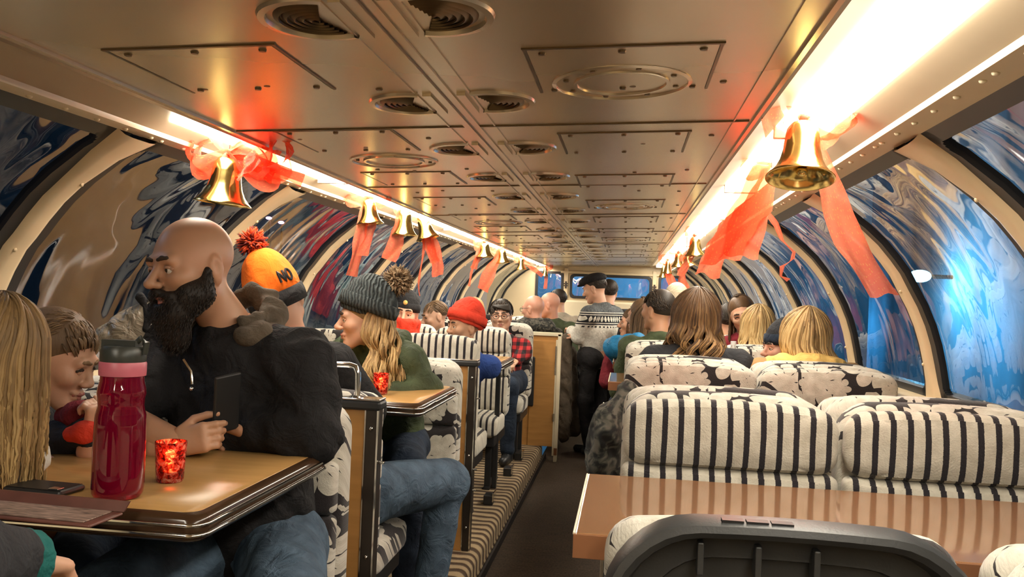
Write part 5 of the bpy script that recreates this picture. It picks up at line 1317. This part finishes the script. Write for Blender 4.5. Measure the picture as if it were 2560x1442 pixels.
cap_hair(p, j['c'], R, .9, 'h_light', 1.08, .05, -.05, 9, 170, .05)
p, R, j = body('child in a bright red beanie and blue hoodie looking left over a striped seat', 'person', at(1160, 817, 5.06), 132, 0, 0, .92, 'skin2', 'royal', 'denimd', hip=(-1.06, 5.03, .72), byaw=10, arms=[None, ((-.90, 5.12, .95), (-1.0, 5.26, .93))], child=True, fine=.0048, nose=.8, topvox=.012, shw=.15, bulk=.95)
beanie(p, j['c'], R, .96, 'redwool', 'redwool', .05, low=.036, tilt=.30, folds=((.005, 34, .5),), k=1.1)
p, R, j = body('person with bobbed blond hair seen from behind, left side beyond the red beanie', 'person', at(1184, 780, 8.28), 14, 0, 0, 1.08, 'skin', 'jdark', 'denimd', hip=(-1.50, 8.26, .73), byaw=0, face=False, fine=.007, topvox=.016)
long_hair(p, j['c'], R, 1.0, 'h_blond', .07, 140, .004, 15, 21, .009, 1.08, (.3, .85), front=True, spreadr=.0)
p, R, j = body('person with short dark hair, glasses and red plaid shirt facing us', 'person', at(1253, 790, 6.95), 184, 0, 3, 1.0, 'skin', 'plaid', 'denimd', hip=(-.98, 7.08, .73), byaw=175, fine=.0048, topvox=.013, bulk=1.0, arms=[((-.79, 6.96, .98), (-.84, 6.78, .92)), None])
cap_hair(p, j['c'], R, 1.0, 'h_dark', 1.09, .05, -.07, 12, 260, .055); glasses(p, j['P'])
b = Blob(.015)
for k in range(7): b.cone(j['P'](-.062+.018*k, .080+.012*math.sin(k/6*PI), .075), j['P'](-.072+.021*k, .088+.014*math.sin(k/6*PI), .045+.006*k), .016, .010)
solid('fringe', b.mesh(.006), 'h_dark', p)
p, R, j = body('bald man with glasses in grey camouflage hood behind the tall partition', 'person', at(1333, 772, 8.05), 62, -6, 0, 1.0, 'skin3', 'dkcamo', 'jdark', hip=(-.98, 8.28, .73), byaw=10, fine=.006, topvox=.015, bulk=1.1); glasses(p, j['P'])
b = Blob(.03); b.cone(j['nb']+V((-.13, -.05, .03)), j['nb']+V((.13, -.05, .03)), .06, .06); b.cone(j['nb']+V((-.10, .02, .05)), j['nb']+V((.10, -.02, .05)), .06, .06); solid('hood', b.mesh(.012, ((.010, 34, .3),)), 'dkcamo', p)
p, R, j = body('bald red-cheeked man in a dark green jacket, right behind the man in glasses', 'person', at(1373, 762, 9.02), 80, -8, 0, 1.04, 'skin3', 'green', 'jdark', hip=(-.84, 9.12, .73), byaw=170, fine=.006, topvox=.015, bulk=1.1)
p, R, j = body('man with short dark hair and beige jacket leaning towards the aisle, beyond the bald men', 'person', at(1393, 752, 10.05), 60, -8, 0, 1.04, 'skin2', 'beige', 'jdark', hip=(-.86, 10.06, .73), byaw=10, fine=.007, topvox=.016, bulk=1.12)
cap_hair(p, j['c'], R, 1.02, 'h_dark', 1.04, .05, -.05, 31, 120, .03)
# standing man in the nordic sweater
st, R, j = body('man in black flat cap and nordic-patterned sweater standing in the aisle', 'person', at(1487, 722, 8.0), 72, -16, 0, 1.0, 'skin', 'nordic', 'jblack', hip=(-.26, 8.03, .90), byaw=55, thigh=.86, seated=False, fine=.0048, topvox=.011, bulk=1.12, shw=.185, long_top=-.13,
    arms=[((-.42, 7.92, 1.08), (-.50, 8.12, 1.12)), ((-.20, 7.98, 1.06), (-.45, 7.95, 1.08))], folds=((.006, 30, .4),), ankles=[(-.30, 8.10, .09), (-.22, 7.95, .09)])
cap_hair(st, j['c'], R, 1.0, 'h_dark', 1.0, .05, -.04, 33, 90, .03); P = j['P']
b = Blob(.03); Rn = np.array(R); b.ell(P(0, -.01, .085), (.094, .122, .058), Rn); b.ell(P(0, .05, .082), (.085, .085, .035), Rn); b.ell(P(0, .115, .062), (.062, .042, .010), Rn, .012); b.ell(P(0, .02, .0), (.2, .25, .058), Rn, .006, True); solid('flat_cap', b.mesh(.006), 'jblack', st)
p, R, j = body('person with dark hair mostly hidden behind the man in the sweater', 'person', at(1522, 730, 9.2), 10, 0, 0, 1.0, 'skin', 'jdark', 'jblack', hip=(-.26, 9.2, .88), seated=False, face=False, fine=.007, topvox=.016)
cap_hair(p, j['c'], R, 1.0, 'h_dark', 1.06, .05, -.08, 35, 120, .05)
# ------------------------------------------------------------------ right side
def rperson(label, px, py, Z, yaw, top, hip, **kw):
    kw.setdefault('fine', .0065); kw.setdefault('topvox', .014); hm = kw.pop('hairf', None)
    p, R, j = body(label, 'person', at(px, py, Z), yaw, kw.pop('pitch', 0), kw.pop('roll', 0), kw.pop('s', 1.0), kw.pop('skinm', 'skin'), top, 'denimd', hip=hip, **kw)
    if hm: hm(p, R, j)
    return p, R, j
rperson('woman with wavy brown hair lit blonder at the ends, seen from behind, aisle seat', 1738, 806, 4.16, 6, 'jdark', (.31, 4.16, .73), face=False, neckoff=(0, -.05, -.14), shw=.185, bulk=1.1, byaw=0, hairf=lambda p, R, j: long_hair(p, j['c'], R, 1.06, 'h_brown', .21, 640, .024, 46, 41, .0058, 1.20, (.12, .95), front=True, spreadr=.042, wide=1.6))
rperson('blond woman with shoulder-length hair and white top, seen from behind, middle distance', 1893, 822, 5.50, 2, 'white', (.80, 5.52, .73), face=False, neckoff=(0, -.05, -.15), byaw=0, hairf=lambda p, R, j: long_hair(p, j['c'], R, 1.06, 'h_blond', .17, 420, .014, 42, 43, .0072, 1.08, (.30, .95), spreadr=.016))
p, R, j = rperson('woman with streaked blond hair over a yellow hood and tan coat, seen from behind', 2012, 856, 4.14, -8, 'tan', (.84, 4.15, .73), face=False, neckoff=(0, -.05, -.105), shw=.185, byaw=0, roll=4, bulk=1.1, hairf=lambda p, R, j: long_hair(p, j['c'], R, 1.10, 'h_blond', .105, 520, .016, 40, 47, .0062, 1.16, (.1, .95), spreadr=.036, wide=1.5, lean=V((.05, 0, 0))))
b = Blob(.03); nb = j['nb']
for k in range(14):
    a, a2 = math.radians(-150+300*k/13), math.radians(-150+300*(k+1)/13); f = lambda q: nb+V((.135*math.sin(q), -.105*math.cos(q), -.008+.02*math.cos(q))); b.cone(f(a), f(a2), .048, .048, .02)
solid('yellow_hood', b.mesh(.009, ((.010, 30, .3), (.005, 60, 1))), 'yellow', p)
rperson('person in a dark beanie, face half hidden by the streaked blond hair', 1956, 872, 4.88, 112, 'jdark', (.76, 4.90, .73), byaw=180, skinm='skin3', hairf=lambda p, R, j: beanie(p, j['c'], R, 1.02, 'jdark', 'denimd', .03, low=.03, k=1.03))
rperson('woman with long brown hair leaning in, facing us above the blond heads', 1856, 786, 6.24, 170, 'maroon', (.80, 6.27, .73), pitch=-12, roll=18, byaw=180, closed=True, fine=.005, hairf=lambda p, R, j: long_hair(p, j['c'], R, 1.02, 'h_brown', .22, 170, .006, 16, 51, .0075, .99, (.0, .45), front=False, spreadr=.006))
rperson('person with dark brown hair deep behind the blond woman, by the window rib', 1822, 800, 7.0, 0, 'maroon', (.92, 6.94, .73), face=False, hairf=lambda p, R, j: cap_hair(p, j['c'], R, 1.0, 'h_dark', 1.08, .05, -.07, 53, 140, .05))
rperson('man with cropped dark hair in olive jacket, seen from behind left of the brown hair', 1645, 776, 5.52, 46, 'green', (.22, 5.53, .73), face=False, byaw=0, skinm='skin2', bulk=1.1, fine=.0055, hairf=lambda p, R, j: cap_hair(p, j['c'], R, 1.0, 'h_dark', 1.03, .05, -.05, 55, 300, .028, tint=(.2, .95)))
rperson('person with long straight brown hair in a bright blue jacket at the aisle', 1606, 792, 6.26, 62, 'blue', (.13, 6.27, .73), byaw=180, bulk=1.25, arms=[None, (at(1538, 868, 6.1), at(1600, 850, 5.95))], hairf=lambda p, R, j: long_hair(p, j['c'], R, 1.0, 'h_light', .22, 120, .004, 12, 57, .0085, 1.06, (.2, .7), spreadr=.002))
rperson('person in a cream knitted hat far down the right side', 1690, 766, 6.95, 0, 'beige', (.38, 6.93, .73), face=False, hairf=lambda p, R, j: beanie(p, j['c'], R, 1.04, 'creamhat', 'creamhat', .05, low=.0, k=1.06))
rperson('person with reddish-brown hair far down the right side by the aisle', 1580, 808, 7.64, 100, 'maroon', (.22, 7.65, .73), byaw=180, hairf=lambda p, R, j: long_hair(p, j['c'], R, 1.0, 'h_brown', .12, 110, .006, 16, 59, .009, 1.05, (.1, .45)))
# ------------------------------------------------------------------ bags and coats
c = at(318, 905, 2.52); c.z = PZ+1.062
o = thing('plastic_bag', 'grey-brown plastic bag with tied black top left of the bearded man', 'bag', c); b = Blob(.03)
b.ell((0, 0, .062), (.085, .06, .064)); b.ell((.02, 0, .10), (.055, .045, .05)); b.cone((.035, 0, .13), (.062, -.01, .165), .022, .014); b.ell((-.05, 0, .05), (.05, .05, .05))
solid('bag_body', b.mesh(.006, ((.007, 45, .3), (.004, 90, 1))), 'bagmat', o)
b = Blob(.012); b.cone((.06, -.01, .155), (.085, -.02, .135), .012, .016); b.cone((.06, -.01, .16), (.05, -.03, .185), .012, .014); b.cone((.068, -.012, .15), (.075, -.03, .09), .010, .012); solid('knot', b.mesh(.004, ((.002, 120, 1),)), 'jblack', o)
for x, z, a in ((-.085, .028, .3), (.055, .012, -.6)):
    mb = MB(); mb.box((-.017, -.002, -.02), (.017, .002, .02)); t = mb.build('tag', 'white', o, 0, .001); t.location = (x, -.062, z+.02); t.rotation_euler = (.15, a, 0)
c = at(1512, 1130, 2.62); b = Blob(.03); o = thing('jacket_bundle', 'dark camouflage jacket hanging over the aisle end of the second right-hand table', 'jacket', c)
b.ell((0, .25, .02), (.055, .12, .085)); b.ell((-.015, .22, -.06), (.05, .10, .07)); b.cone((.0, .2, .08), (.06, .26, .16), .035, .03); b.cone((-.02, .2, .0), (.03, .22, -.13), .035, .028); solid('cloth', b.mesh(.008, ((.012, 34, .3), (.006, 70, 1))), 'dkcamo', o)
c = V((-.53, 7.95, .62)); b = Blob(.04); o = thing('coat', 'brown and grey coats hanging beside the tall partition at the aisle', 'coat', c)
b.cone((-.02, 0, .42), (-.02, 0, -.30), .07, .10); b.cone((.03, .15, .30), (.06, .2, -.38), .06, .11); b.cone((-.04, -.02, .2), (.02, -.06, -.45), .06, .05); v, f = b.mesh(.012, ((.016, 28, .3), (.006, 70, 1))); solid('cloth', (v, f), 'hood', o)
b = Blob(.04); b.cone((.07, .3, .25), (.10, .36, -.3), .06, .10); solid('lining', b.mesh(.012, ((.014, 28, 1.3),)), 'dkcamo', o)
